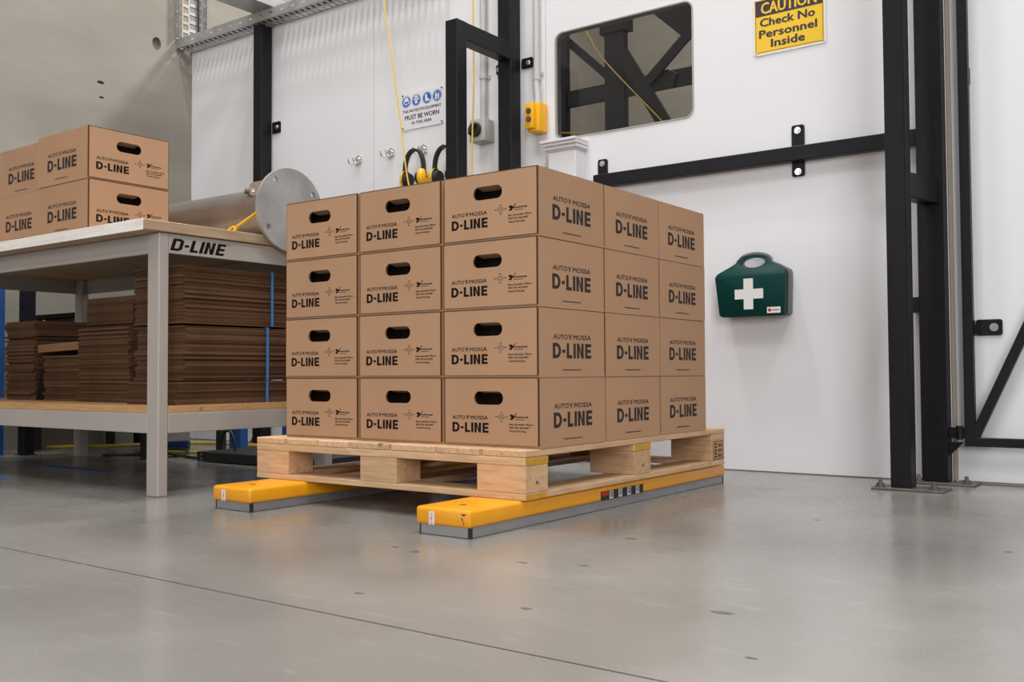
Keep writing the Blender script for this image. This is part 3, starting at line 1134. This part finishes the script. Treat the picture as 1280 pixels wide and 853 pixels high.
base_plate(AX0 - .06, AX1 + .06, W - .12, W - .004, ar, off, [(AX0 - .035, W - .09), (AX1 + .035, W - .09)])

# single post at the left carrying the cable tray
lp = thing('black_wall_post', 'black steel wall post under the cable tray at the left', 'post', (-3.36, W - .05, 0))
off = Matrix.Translation((3.36, -(W - .05), 0))
b = MB(); b.box(-3.403, -3.320, W - .094, W - .010, .009, 2.684); b.bm.transform(off); b.build('post', M['black'], lp, bevel=.003)
lug(lp, off, -3.320, -3.243, 1.990, 2.064, [(-3.272, 2.028)])
base_plate(-3.46, -3.27, W - .12, W - .004, lp, off, [(-3.44, W - .06), (-3.29, W - .06)])

# right hand frame
rf = thing('black_gate_frame', 'tall black double post frame with anchor bolts right of the first aid kit', 'frame', (.64, 1.6, 0))
off = Matrix.Translation((-.64, -1.6, 0))
b = MB(); b.box(.592, .665, 1.440, 1.520, .009, 3.3); b.bm.transform(off); b.build('front_post', M['black'], rf, bevel=.003)
b = MB(); b.box(.635, .732, W - .080, W - .004, .009, 3.3); b.bm.transform(off); b.build('wall_post', M['black'], rf, bevel=.003)
b = MB(); b.bar((.632, 1.50, 1.146), (.688, W - .076, 1.146), .062, .096); b.bm.transform(off); b.build('cross_beam', M['black'], rf, bevel=.003)
b = MB(); b.box(.60, .645, W - .075, W - .004, .675, .735); b.bm.transform(off); b.build('catch_block', M['black'], rf, bevel=.002)
base_plate(.530, .785, 1.405, 1.535, rf, off, [(.555, 1.44), (.745, 1.44)])
base_plate(.600, .835, W - .125, W - .005, rf, off, [(.628, W - .10), (.800, W - .09)])

# horizontal rail fixed to the partition
rl = thing('black_wall_rail', 'black horizontal steel rail bolted across the white wall under the window', 'rail', (-.12, W - .03, 1.38))
off = Matrix.Translation((.12, -(W - .03), -1.38))
b = MB(); b.box(-.880, .6345, W - .055, W - .0090, 1.350, 1.412); b.bm.transform(off); b.build('rail_bar', M['black'], rl, bevel=.003)
lug(rl, off, -.879, -.826, 1.300, 1.495, [(-.853, 1.473), (-.853, 1.322)])
lug(rl, off, .105, .160, 1.288, 1.513, [(.132, 1.489), (.132, 1.309)])

# ------------------------------------------------------------------ gate
gt = thing('steel_gate', 'white sheeted gate with black steel frame and diagonal brace at the right edge', 'gate', (.80, W, 0))
off = Matrix.Translation((-.80, -W, 0))
b = MB(); b.box(.752, 2.3, W + .004, W + .054, .012, PTOP); b.bm.transform(off); b.build('gate_panel', M['white'], gt)
b = MB(); b.box(.7365, .7515, W - .001, W + .054, .012, PTOP); b.bm.transform(off); b.build('panel_edge', M['beige'], gt)
b = MB(); b.box(.752, 2.3, W + .012, W + .050, .001, .0119); b.bm.transform(off); b.build('bottom_seal', M['beige'], gt)
GX0, GX1 = .790, .826
b = MB(); b.box(GX0, GX1, W - .060, W - .024, .150, 2.6); b.bm.transform(off); b.build('frame_upright', M['black'], gt, bevel=.002)
b = MB(); b.box(GX1 + .0002, 2.3, W - .060, W - .024, .150, .184); b.bm.transform(off); b.build('frame_bottom_bar', M['black'], gt, bevel=.002)
b = MB(); b.box(GX1 + .0002, 2.3, W - .060, W - .024, 2.566, 2.6); b.bm.transform(off); b.build('frame_top_bar', M['black'], gt, bevel=.002)
b = MB(); b.bar((.812, W - .042, .160), (1.888, W - .042, 2.559), .034, .034, (0, -1, 0)); b.bm.transform(off); b.build('diagonal_brace', M['black'], gt, bevel=.002)
lug(gt, off, GX1 + .001, GX1 + .095, .578, .640, [(GX1 + .066, .609)], y=W - .0055, r=.011)
for z in (.609, 1.60, 2.4):
    b = MB(); b.box(GX1 - .030, GX1 - .002, W - .0238, W + .0035, z - .03, z + .03); b.bm.transform(off); b.build('stand_off', M['black'], gt)
b = MB()
b.cyl((.770, W - .050, .175), (.770, W - .050, .228), .013, n=14)
b.box(.733, .789, W - .056, W - .044, .180, .222)
b.bm.transform(off)
b.build('hinge', M['black'], gt, smooth=True)
b = MB(); b.plate([[(.7325, .165), (.785, .165), (.7325, .110)]], lambda x, z: (x, W - .054, z), lambda x, z: (x, W - .046, z)); b.bm.transform(off)
b.build('hinge_gusset', M['black'], gt)

# ================================================================== SIGNS
sg = thing('caution_sign', 'yellow and black caution sign on the white wall', 'sign', (.097, W, 1.85))
SX0, SX1, SZ0, SZ1 = -.066, .262, 1.850, 2.108
b = MB(); b.plate([rrect(SX0, SX1, SZ0, SZ1, .014)], lambda x, z: (x - .097, -.0045, z - 1.85), lambda x, z: (x - .097, -.0010, z - 1.85))
b.build('sign_plate', M['signwhite'], sg)
B0 = Matrix.Translation((SX0 - .097, -.0045, 0))
SWd = SX1 - SX0
b = MB(); put_poly(b, [rrect(.008, SWd - .008, .008, SZ1 - SZ0 - .008, .008)], B0, FACE_Y, 0, 0, 1, 1, .0003); b.build('yellow_field', M['signyellow'], sg, keep_normals=True)
b = MB()
i0 = .0125
e = .0022
Hs = SZ1 - SZ0
for p in ((i0, SWd - i0, i0, i0 + e), (i0, SWd - i0, Hs - i0 - e, Hs - i0), (i0, i0 + e, i0, Hs - i0), (SWd - i0 - e, SWd - i0, i0, Hs - i0), (i0, SWd - i0, .174, Hs - i0)):
    put_poly(b, [[(p[0], p[2]), (p[1], p[2]), (p[1], p[3]), (p[0], p[3])]], B0, FACE_Y, 0, 0, 1, 1, .0006)
b.build('black_band', M['signblack'], sg, keep_normals=True)
b = MB(); put(b, 'CAUTION', B0, FACE_Y, .040, .184, .248, .050, .045, .98, off=.0009); b.build('band_lettering', M['signyellow'], sg, keep_normals=True)
b = MB()
put(b, 'Check No', B0, FACE_Y, .034, .128, .246, .035, .075, off=.0007)
put(b, 'Personnel', B0, FACE_Y, .030, .077, .258, .035, .075, off=.0007)
put(b, 'Inside', B0, FACE_Y, .084, .030, .150, .035, .075, off=.0007)
b.build('lettering', M['signblack'], sg, keep_normals=True)
for x, z in ((.014, .012), (SWd - .014, .012), (.014, Hs - .012), (SWd - .014, Hs - .012)):
    b = MB(); b.cyl((SX0 - .097 + x, -.0045, z), (SX0 - .097 + x, -.009, z), .0065, .004, 12); b.build('screw', M['zinc'], sg)

pp = thing('ppe_sign', 'white sign with four blue pictogram discs left of the arch frame', 'sign', (-2.035, W, 1.84))
PX, PZ0, PW, PH = -2.196, 1.838, .316, .214
b = MB(); b.plate([rrect(PX, PX + PW, PZ0, PZ0 + PH, .012)], lambda x, z: (x + 2.035, -.0045, z - 1.84), lambda x, z: (x + 2.035, -.0010, z - 1.84))
b.build('sign_plate', M['signwhite'], pp)
B0 = Matrix.Translation((PX + 2.035, -.0045, PZ0 - 1.84))
for k, cx in enumerate((.038, .114, .195, .270)):
    b = MB(); put_poly(b, [circ(cx, .163, .034, 24)], B0, FACE_Y, 0, 0, 1, 1, .0003); dsk = b.build('pictogram_disc', M['signblue'], pp, keep_normals=True)
    b = MB()
    P2 = lambda polys: put_poly(b, polys, B0, FACE_Y, cx, .163, .034, .034, .0006)
    P2(ring_polys(0, 0, .93, .06, 24))
    if k == 0:
        P2([circ(0, .25, .50, 10, 0, PI) + [(-.5, .05), (.5, .05)][::1]])
        P2([[(-.62, .1), (-.42, .1), (-.42, -.35), (-.62, -.35)], [(.42, .1), (.62, .1), (.62, -.35), (.42, -.35)], [(-.22, -.25), (.22, -.25), (.12, -.6), (-.12, -.6)]])
    elif k == 1:
        P2([[(-.6, .28), (.6, .28), (.6, .02), (-.6, .02)], [(-.4, -.1), (.4, -.1), (.2, -.6), (-.2, -.6)]])
        P2([circ(0, .38, .42, 8, 0, PI)])
    elif k == 2:
        P2([[(-.42, .6), (.02, .6), (.05, -.05), (.55, -.3), (.55, -.55), (-.42, -.55)]])
    else:
        P2([[(-.45, -.65), (-.08, -.65), (-.08, .1), (-.45, .6)], [(.08, -.65), (.45, -.65), (.45, .6), (.08, .1)], [(-.3, .65), (-.18, .65), (.3, -.6), (.18, -.6)]])
    b.build('pictogram', M['signwhite'], dsk, keep_normals=True)
b = MB()
put(b, 'THIS PROTECTIVE EQUIPMENT', B0, FACE_Y, .012, .099, .288, .016, .040, off=.0006)
put(b, 'MUST BE WORN', B0, FACE_Y, .028, .058, .256, .025, .055, off=.0006)
put(b, 'IN THIS AREA', B0, FACE_Y, .080, .027, .150, .017, .045, off=.0006)
b.build('lettering', M['signblack'], pp, keep_normals=True)
for x, z in ((.010, .012), (PW - .012, .012), (.010, PH - .012), (PW - .012, PH - .012)):
    b = MB(); b.cyl((PX + 2.035 + x, -.0045, z - .002), (PX + 2.035 + x, -.009, z - .002), .0055, .004, 10); b.build('screw', M['anchor'], pp)

# ================================================================== FIRST AID KIT
kit = thing('first_aid_kit', 'dark green first aid case with white cross hanging on the white wall', 'first aid kit', (-.06, W, .685))
KX, KZ = -.063, .685


def kit_outline(g, arch):
    # half-width about .16 at the shoulder, narrower at the foot; an arched carrying handle on top
    pts = [(-.142 - g, .008), (-.132, -g), (.145, -g), (.155 + g, .008), (.160 + g, .183), (.155 + g, .198)]
    top = []
    for i in range(13):
        a = PI * i / 12
        top.append((.004 + .078 * math.cos(a) * (1 + g * 4), .238 + (.036 + arch) * math.sin(a) ** .8))
    pts += [(.118, .222 + g)] + top + [(-.100, .222 + g), (-.153 - g, .193), (-.161 - g, .175)]
    return pts


def kit_hole(s):
    return circ(.004, .236, .057 * s, 20, ry=.0235 * s)


b = MB()
yf = lambda x, z: -.092 + max(0.0, z - .176) * .50 + max(0, .01 - z) * .4
o1 = kit_outline(0, 0)
b.plate([o1, kit_hole(1)], lambda x, z: (x + KX + .06, -.092, z), lambda x, z: (x + KX + .06, -.050, z))
bmesh.ops.bisect_plane(b.bm, geom=b.bm.verts[:] + b.bm.edges[:] + b.bm.faces[:], plane_co=(0, 0, .176), plane_no=(0, 0, 1))
for v in b.bm.verts:
    if v.co.y < -.09:
        v.co.y = yf(v.co.x, v.co.z)
b.build('green_lid', M['green'], kit, bevel=.005, seg=2, smooth=True)
b = MB()
b.plate([kit_outline(.001, .008), kit_hole(.95)], lambda x, z: (x + KX + .064, -.0495, z + .002), lambda x, z: (x + KX + .064, -.006, z + .002))
bmesh.ops.bisect_plane(b.bm, geom=b.bm.verts[:] + b.bm.edges[:] + b.bm.faces[:], plane_co=(0, 0, .205), plane_no=(0, 0, 1))
for v in b.bm.verts:
    if v.co.y > -.01:
        v.co.y = -.006 - min(.026, max(0.0, v.co.z - .205) * 2)
b.build('grey_back', M['kitgrey'], kit, bevel=.005, seg=2, smooth=True)
b = MB(); b.box(-.05, .05, -.0055, -.0005, .06, .16); b.build('wall_bracket', M['kitgrey'], kit)
b = MB()
b.box(-.0290, .0140, -.0945, -.0922, .030, .165)
b.box(-.0705, -.0290, -.0945, -.0922, .0755, .1185)
b.box(.0140, .0600, -.0945, -.0922, .0755, .1185)
b.build('white_cross', M['kitwhite'], kit)
b = MB(); b.box(.076, .136, -.0932, -.0922, .010, .036); lb = b.build('maker_label', M['kitwhite'], kit)
b = MB(); put_poly(b, [circ(.0115, .013, .0075, 14)], Matrix.Translation((.076, -.0932, .010)), FACE_Y, 0, 0, 1, 1); b.build('red_dot', M['red'], lb, keep_normals=True)
b = MB()
dashes(b, Matrix.Translation((.076, -.0932, .010)), FACE_Y, .021, .010, .034, .006, 8)
b.build('label_lettering', M['red'], lb, keep_normals=True)

# ================================================================== ELECTRICAL FITTINGS ON THE WALL
cs = thing('pendant_control', 'yellow two button control box under a grey conduit beside the window', 'control box', (-1.21, W, 1.70))
off = Matrix.Translation((1.21, -W, -1.70))
b = MB(); b.box(-1.260, -1.205, W - .098, W - .072, 1.690, 1.822); b.box(-1.258, -1.180, W - .075, W - .003, 1.676, 1.824)
b.bm.transform(off); b.build('control_body', M['pendant'], cs, bevel=.006, seg=2, smooth=True)
for z in (1.780, 1.737):
    b = MB(); b.cyl((-1.232, W - .098, z), (-1.232, W - .106, z), .014, n=16); b.cyl((-1.232, W - .106, z), (-1.232, W - .110, z), .010, n=16)
    b.bm.transform(off); b.build('push_button', M['anchor'], cs, smooth=True)
b = MB(); b.tube([(-1.222, W - .035, 1.8245), (-1.224, W - .03, 1.87), (-1.236, W - .024, 1.93), (-1.236, W - .020, 1.98), (-1.236, W - .020, 3.2)], .0165, 12)
b.bm.transform(off); b.build('conduit', M['pvc'], cs, smooth=True)
b = MB(); b.cyl((-1.236, W - .020, 1.955), (-1.236, W - .020, 2.0), .0205, n=14); b.box(-1.268, -1.204, W - .006, W - .0008, 1.982, 2.0)
b.bm.transform(off); b.build('saddle_clip', M['pvc'], cs)

iso = thing('isolator_switch', 'grey rotary isolator switch with black knob seen through the arch frame', 'switch', (-1.57, W, 1.73))
off = Matrix.Translation((1.57, -W, -1.73))
b = MB(); b.box(-1.632, -1.527, W - .085, W - .002, 1.676, 1.796); b.bm.transform(off); b.build('switch_box', M['iso'], iso, bevel=.005, seg=2, smooth=True)
b = MB(); b.cyl((-1.590, W - .085, 1.738), (-1.590, W - .089, 1.738), .046, n=28); b.bm.transform(off); b.build('dial_plate', M['zinc'], iso, smooth=True)
b = MB(); b.cyl((-1.590, W - .089, 1.738), (-1.590, W - .104, 1.738), .040, .037, 24); b.bar((-1.612, W - .112, 1.712), (-1.568, W - .112, 1.764), .014, .018, (0, -1, 0))
b.bm.transform(off); b.build('rotary_knob', M['blackrubber'], iso, bevel=.001)
b = MB(); b.cyl((-1.583, W - .022, 1.7965), (-1.583, W - .022, 3.2), .0175, n=14); b.bm.transform(off); b.build('conduit', M['pvc'], iso, smooth=True)
b = MB(); b.cyl((-1.583, W - .022, 2.025), (-1.583, W - .022, 2.045), .022, n=14); b.box(-1.618, -1.548, W - .006, W - .0008, 2.025, 2.045)
b.bm.transform(off); b.build('saddle_clip', M['pvc'], iso)

cap = thing('white_guide_cover', 'white boxed cover with moulded cap below the window corner', 'cover', (-1.03, W, 0))
off = Matrix.Translation((1.03, -W, 0))
b = MB(); b.box(-1.118, -.955, W - .092, W - .0005, 0.0, 1.548); b.bm.transform(off); b.build('cover_column', M['white'], cap, bevel=.002)
b = MB()
for k, (g, z0, z1) in enumerate(((.006, 1.5482, 1.556), (.014, 1.5562, 1.574), (.024, 1.5742, 1.590), (.032, 1.5902, 1.604))):
    b.box(-1.118 - g, -.955 + min(g, .017), W - .092 - g, W - .0005, z0, z1)
b.bm.transform(off)
b.build('moulded_cap', M['whiteplastic'], cap, bevel=.002)

# ================================================================== HOOKS, EARMUFFS, CORDS
def hook(x, z, label):
    h = thing('wall_hook', label, 'hook', (x, W, z), 0, 'steel hooks in a row on the white wall')
    b = MB(); b.plate([circ(0, 0, .031, 6, PI / 6, PI / 6 + 2 * PI)], lambda x_, z_: (x_, -.006, z_), lambda x_, z_: (x_, -.0008, z_)); b.build('hook_plate', M['zinc'], h)
    b = MB(); b.cyl((0, -.006, .006), (0, -.016, .006), .012, n=6); b.build('hex_nut', M['zinc'], h)
    for sx in (-.017, .017):
        b = MB()
        pts = [(sx * .5, -.006, -.006), (sx, -.022, -.020), (sx * 1.15, -.046, -.030), (sx * 1.2, -.060, -.026), (sx * 1.2, -.068, -.012), (sx * 1.2, -.070, .004)]
        b.tube(pts, .0042, 8)
        b.build('prong', M['zinc'], h, smooth=True)
    return h


hook(-2.545, 1.718, 'empty zinc wall hook, the left one of the bare pair')
hook(-2.280, 1.725, 'empty zinc wall hook, the right one of the bare pair beside the earmuffs')
hook(-2.030, 1.709, 'zinc wall hook holding the fully visible earmuffs')
hook(-1.810, 1.697, 'zinc wall hook behind the arch post holding the half hidden earmuffs')


def muffs(x, z, rz, label):
    e = thing('earmuffs', label, 'earmuffs', (x, W - .075, z), rz, 'yellow earmuffs hanging on the hooks')
    # headband: flattened strip bent into an arch, hanging from its crown at z = 0
    b = MB()
    n = 20
    R, Hh = .080, .135
    prev = None
    for i in range(n + 1):
        a = PI * i / n
        p = Vector((R * math.cos(a), 0, -Hh + Hh * math.sin(a) ** .8 if 0 < i < n else -Hh))
        q = Vector((R * .86 * math.cos(a), 0, -Hh + (Hh - .013) * math.sin(a) ** .8 if 0 < i < n else -Hh))
        wd = .014
        ring = [b.bm.verts.new((p.x, -wd, p.z)), b.bm.verts.new((p.x, wd, p.z)), b.bm.verts.new((q.x, wd, q.z)), b.bm.verts.new((q.x, -wd, q.z))]
        if prev:
            for k in range(4):
                b.bm.faces.new((prev[k], prev[(k + 1) % 4], ring[(k + 1) % 4], ring[k]))
        else:
            b.bm.faces.new(ring)
        prev = ring
    b.bm.faces.new(prev[::-1])
    b.build('headband', M['blackrubber'], e, smooth=True)
    for sx in (-1, 1):
        b = MB(); b.tube([(sx * .079, 0, -.11), (sx * .088, .0, -.14), (sx * .095, 0, -.175)], .005, 8); b.build('cup_arm', M['blackrubber'], e, smooth=True)
        b = MB(); b.ball((sx * .066, 0, -.170), .030, .042, .053, 18, 12)
        bmesh.ops.bisect_plane(b.bm, geom=b.bm.verts[:] + b.bm.edges[:] + b.bm.faces[:], plane_co=(sx * .060, 0, 0), plane_no=(-sx, 0, 0), clear_outer=True)
        b.build('ear_cup', M['muff'], e, smooth=True)
        b = MB(); b.cyl((sx * .0595, 0, -.170), (sx * .032, 0, -.170), .041, .034, 20); b.bm.transform(Matrix.Diagonal((1, .95, 1, 1)))
        b.build('ear_cushion', M['blackrubber'], e, smooth=True)
    return e


muffs(-2.035, 1.702, math.radians(-4), 'yellow earmuffs with black band hanging fully in view above the cartons')
muffs(-1.815, 1.690, math.radians(-4), 'yellow earmuffs half hidden behind the black arch post')


def cord(name, label, pts, r=.0042, m='cord', cat='string'):
    # smooth the polyline a little
    P = [Vector(p) for p in pts]
    out = []
    for i in range(len(P) - 1):
        p0, p1, p2, p3 = P[max(i - 1, 0)], P[i], P[i + 1], P[min(i + 2, len(P) - 1)]
        for k in range(6):
            t = k / 6
            out.append(0.5 * ((2 * p1) + (-p0 + p2) * t + (2 * p0 - 5 * p1 + 4 * p2 - p3) * t * t + (-p0 + 3 * p1 - 3 * p2 + p3) * t ** 3))
    out.append(P[-1])
    b = MB(); b.tube(out, r, 6)
    return tag(b.build(name, M[m], None, smooth=True), label, cat)


YC = W - .155  # the thin yellow lines are cords
Kc = lambda x, z: (1.627 + (x - 1.627) * (YC + 2.349) / (1.77 + 2.349), YC, .442 + (z - .442) * (YC + 2.349) / (1.77 + 2.349))
cord('thin_yellow_cord', 'thin yellow cord hanging down past the blue and white sign', [Kc(-2.325, 3.0), Kc(-2.309, 2.623), Kc(-2.265, 2.378), Kc(-2.215, 2.088), Kc(-2.172, 1.826), Kc(-2.135, 1.591), Kc(-2.10, 1.45)])
YC = W - .140
cord('thin_yellow_cord', 'thin yellow cord hanging straight down in front of the isolator switch', [Kc(-1.650, 3.0), Kc(-1.647, 2.469), Kc(-1.644, 2.03), Kc(-1.655, 1.72), Kc(-1.658, 1.552), Kc(-1.66, 1.3)])

# ================================================================== CABLE TRAYS
def tray(mb, length, width, height, axis_len=.05, tk=.002):
    """perforated channel along +x from 0, base at z=0, width along y"""
    n = int(length / axis_len)
    for y in (0, width * .47, width - .012):
        mb.box(0, length, y, y + .012, 0, tk)
    for k in range(n + 1):
        x = min(k * axis_len, length - .022)
        mb.box(x, x + .022, .0121, width * .47 - .0001, 0, tk)
        x2 = min(x + axis_len / 2 * .6, length - .022)
        mb.box(x2, x2 + .022, width * .47 + .0121, width - .0121, 0, tk)
    for y in (0, width - tk):
        mb.box(0, length, y, y + tk, tk, height * .42)
        mb.box(0, length, y, y + tk, height * .58, height)
        for k in range(int(length / .1) + 1):
            x = min(k * .1, length - .075)
            mb.box(x, x + .075, y, y + tk, height * .42, height * .58)


ct = thing('cable_tray', 'long perforated galvanised cable tray along the top of the white wall', 'cable tray', (XL + .001, 1.672, 2.687))
b = MB(); tray(b, 2.35, .125, .064); b.build('tray_channel', M['galv'], ct)
b = MB(); b.tube([(0.02, .05, .012), (1.2, .055, .012), (2.3, .05, .012)], .009, 6); b.build('cable', M['blackrubber'], ct)
lt = thing('vertical_cable_tray', 'perforated cable tray running up the concrete wall at the corner', 'cable tray', (XL + .002, 1.660, 2.756))
b = MB(); tray(b, 1.6, .225, .058, .06)
b.bm.transform(Matrix(((0, 0, 1, 0), (0, 1, 0, 0), (1, 0, 0, 0), (0, 0, 0, 1))))
b.build('tray_channel', M['galv'], lt)
b = MB(); b.tube([(.012, .050, .01), (.014, .052, .5), (.013, .050, 1.55)], .007, 6); b.build('cable', M['cable'], lt)
b = MB(); b.tube([(.012, .185, .01), (.012, .18, .5), (.012, .185, 1.55)], .007, 6); b.build('cable', M['blackrubber'], lt)
t3 = thing('overhead_cable_tray', 'cable tray branching toward the viewer above the left wall post', 'cable tray', (-3.18, .50, 2.756))
b = MB(); b.box(0, 1.29, .0021, .1979, 0, .002); b.box(0, 1.29, 0, .002, 0, .06); b.box(0, 1.29, .198, .20, 0, .06); b.bm.transform(Matrix.Rotation(PI / 2, 4, 'Z')); b.build('tray_channel', M['galv'], t3)

# ================================================================== THINGS BEYOND THE TABLE
def upright(x, y, h, m, label, wd=.075, dp=.055):
    o = thing('rack_upright', label, 'rack upright', (x, y, 0))
    b = MB()
    b.box(-wd / 2, -wd / 2 + .004, -dp / 2, dp / 2, .004, h)
    b.box(wd / 2 - .004, wd / 2, -dp / 2, dp / 2, .004, h)
    for k in range(int(h / .075) + 1):
        z = .0045 + k * .075
        b.box(-wd / 2 + .0041, wd / 2 - .0041, -dp / 2, -dp / 2 + .004, z, min(z + .052, h))
    b.box(-wd / 2 + .0041, -.008, -dp / 2 + .0002, -dp / 2 + .0038, .004, h)
    b.box(.008, wd / 2 - .0041, -dp / 2 + .0002, -dp / 2 + .0038, .004, h)
    b.build('channel', m, o)
    b = MB(); b.box(-wd / 2 - .015, wd / 2 + .015, -dp / 2 - .01, dp / 2 + .01, 0, .0035); b.build('foot', m, o)
    return o


upright(-3.815, .47, .93, M['black'], 'black perforated rack upright standing behind the table at the left')
upright(-3.93, 1.26, .93, M['black'], 'black perforated rack upright close to the corner behind the table')
upright(-3.945, .36, .93, M['blue'], 'blue rack upright at the left frame edge behind the table', .09)
upright(-3.07, 1.34, .80, M['blue'], 'blue rack upright seen under the table end beside the pallet', .10)
upright(-2.70, 1.42, .80, M['blue'], 'blue rack upright seen between the table and the stacked cartons', .10)
# dark bench behind the table
db = thing('dark_bench', 'dark bench with black side panels behind the table', 'bench', (-3.6, 1.1, 0))
off = Matrix.Translation((3.6, -1.1, 0))
b = MB(); b.box(-4.10, -2.95, .66, 1.16, .775, .800); b.bm.transform(off); b.build('bench_top', M['darkbox'], db)
b = MB(); b.box(-4.05, -3.00, .70, 1.10, .42, .774); b.bm.transform(off); b.build('dark_crate', M['blackrubber'], db)
b = MB(); b.box(-4.05, -3.00, .69, 1.12, .400, .419); b.bm.transform(off); b.build('bench_shelf', M['darkbox'], db)
for x in (-4.06, -3.02):
    for y in (.70, 1.10):
        b = MB(); b.box(x - .02, x + .02, y - .02, y + .02, 0, .774); b.bm.transform(off)
        # legs stand just outside the crate
        b.bm.transform(Matrix.Translation(((-.022 if x < -3.5 else .045), (-.03 if y < 1 else .045), 0)))
        b.build('leg', M['blackrubber'], db)
# low black box with a hose loop
bb = thing('black_equipment_box', 'low black equipment box on the floor under the table end', 'box', (-2.30, .86, 0))
b = MB(); b.box(-.34, .55, -.12, .22, .004, .052)
b.build('box_body', M['blackrubber'], bb, bevel=.004)
for z in (.018, .038):
    b = MB(); b.cyl((-.3, -.12, z), (-.3, -.1212, z), .005, n=8); b.build('screw', M['zinc'], bb)
pts = [(-.245 + .06 * math.cos(a), 0.0, .050 + .105 * max(0, math.sin(a))) for a in [PI * i / 12 for i in range(13)]]
b = MB(); b.tube(pts, .008, 8); tag(b.build('hose_loop', M['blackrubber'], bb, smooth=True), 'black hose looping above the box')
cord('yellow_hose', 'yellow hose lying along the wall foot behind the table', [(-4.10, .74, .012), (-4.02, .95, .012), (-3.95, .96, .012), (-3.86, 1.12, .012), (-3.78, 1.42, .012), (-3.40, 1.55, .012), (-3.0, 1.52, .012), (-2.5, 1.60, .012)], .011, 'hose', 'hose')
cord('yellow_hose', 'yellow hose curving on the floor beside the black equipment box', [(-3.40, .92, .012), (-3.20, .98, .012), (-3.05, 1.02, .012), (-2.86, 1.10, .012), (-2.65, 1.24, .012), (-2.3, 1.30, .012)], .011, 'hose', 'hose')
cord('black_cable', 'black cable curling on the floor under the middle of the table', [(-3.30, .62, .010), (-3.15, .75, .010), (-3.0, .74, .010), (-2.93, .85, .010), (-3.02, .95, .030), (-3.14, .90, .032), (-3.05, .80, .032), (-2.85, .82, .010), (-2.70, .80, .010)], .008, 'blackrubber', 'cable')
pl = thing('blue_plug', 'blue industrial plug lying on the floor beyond the table', 'plug', (-3.42, 1.16, .028))
b = MB(); b.cyl((-.07, -.05, 0), (.02, .02, 0), .020, .026, 14); b.cyl((.02, .02, 0), (.06, .05, .0), .027, .027, 14); b.build('plug_body', M['blue'], pl, smooth=True)
b = MB(); b.tube([(-.07, -.05, 0), (-.12, -.09, -.010), (-.20, -.08, -.018)], .008, 8); b.build('plug_cable', M['blue'], pl, smooth=True)
b = MB(); b.box(-2.90, -2.615, -.262, -.225, .0005, .0025); tag(b.build('blue_tape', M['bluestrap']), 'blue strip lying on the floor at the left frame edge', 'tape')
b = MB(); b.box(-3.10, -2.55, .16, .20, .0005, .0025); tag(b.build('blue_tape', M['blue']), 'blue strip lying on the floor in the shade under the table', 'tape')

# ================================================================== MACHINE FRAME SEEN THROUGH THE WINDOW
mf = thing('machine_guard_frame', 'dark cross braced steel frame seen through the window', 'frame', (-1.2, 2.6, 0))
off = Matrix.Translation((1.2, -2.6, 0))


def mpart(name, fn):
    b = MB(); fn(b); b.bm.transform(off); return b.build(name, M['innerframe'], mf, bevel=.002)


Yi = 2.6
mpart('post', lambda b: b.box(-1.740, -1.590, Yi, Yi + .05, 0, 3.0))
mpart('post', lambda b: b.box(-1.318, -1.185, Yi, Yi + .05, 0, 2.44))
mpart('cap_plate', lambda b: b.box(-1.345, -1.155, Yi - .01, Yi + .06, 2.4402, 2.52))
mpart('beam', lambda b: b.box(-1.589, -1.319, Yi + .01, Yi + .04, 2.052, 2.150))
mpart('beam', lambda b: b.box(-1.184, -.30, Yi + .01, Yi + .04, 2.052, 2.150))
mpart('brace', lambda b: b.bar((-1.63, Yi + .065, 2.495), (-1.27, Yi + .065, 2.155), .05, .02, (0, -1, 0)))
mpart('brace', lambda b: b.bar((-1.19, Yi - .01, 2.30), (-.88, Yi - .01, 1.78), .085, .018, (0, -1, 0)))
mpart('brace', lambda b: b.bar((-1.02, Yi - .02, 2.10), (-.60, Yi - .02, 2.46), .058, .018, (0, -1, 0)))
mpart('gusset_plate', lambda b: b.plate([[(-1.155, 2.05), (-.87, 2.05), (-.84, 2.12), (-.90, 2.155), (-1.05, 2.145), (-1.155, 2.27)]], lambda x, z: (x, Yi - .005, z), lambda x, z: (x, Yi + .012, z)))
mpart('head_plate', lambda b: b.plate([[(-1.06, 2.56), (-.80, 2.315), (-.40, 2.315), (-.40, 2.60), (-1.06, 2.60)]], lambda x, z: (x, Yi - .03, z), lambda x, z: (x, Yi - .022, z)))
cord('thin_yellow_cord', 'yellow cord running diagonally across the frame behind the window glass', [(-1.45, 2.56, 2.52), (-1.395, 2.56, 2.43), (-1.285, 2.56, 2.26), (-.90, 2.56, 1.83), (-.75, 2.56, 1.66)], .0045, 'hose')
cord('thin_yellow_cord', 'yellow cord sagging near the bottom left of the window glass', [(-1.70, 2.56, 1.90), (-1.54, 2.56, 1.88), (-1.32, 2.56, 1.83), (-1.1, 2.56, 1.74)], .0045, 'hose')
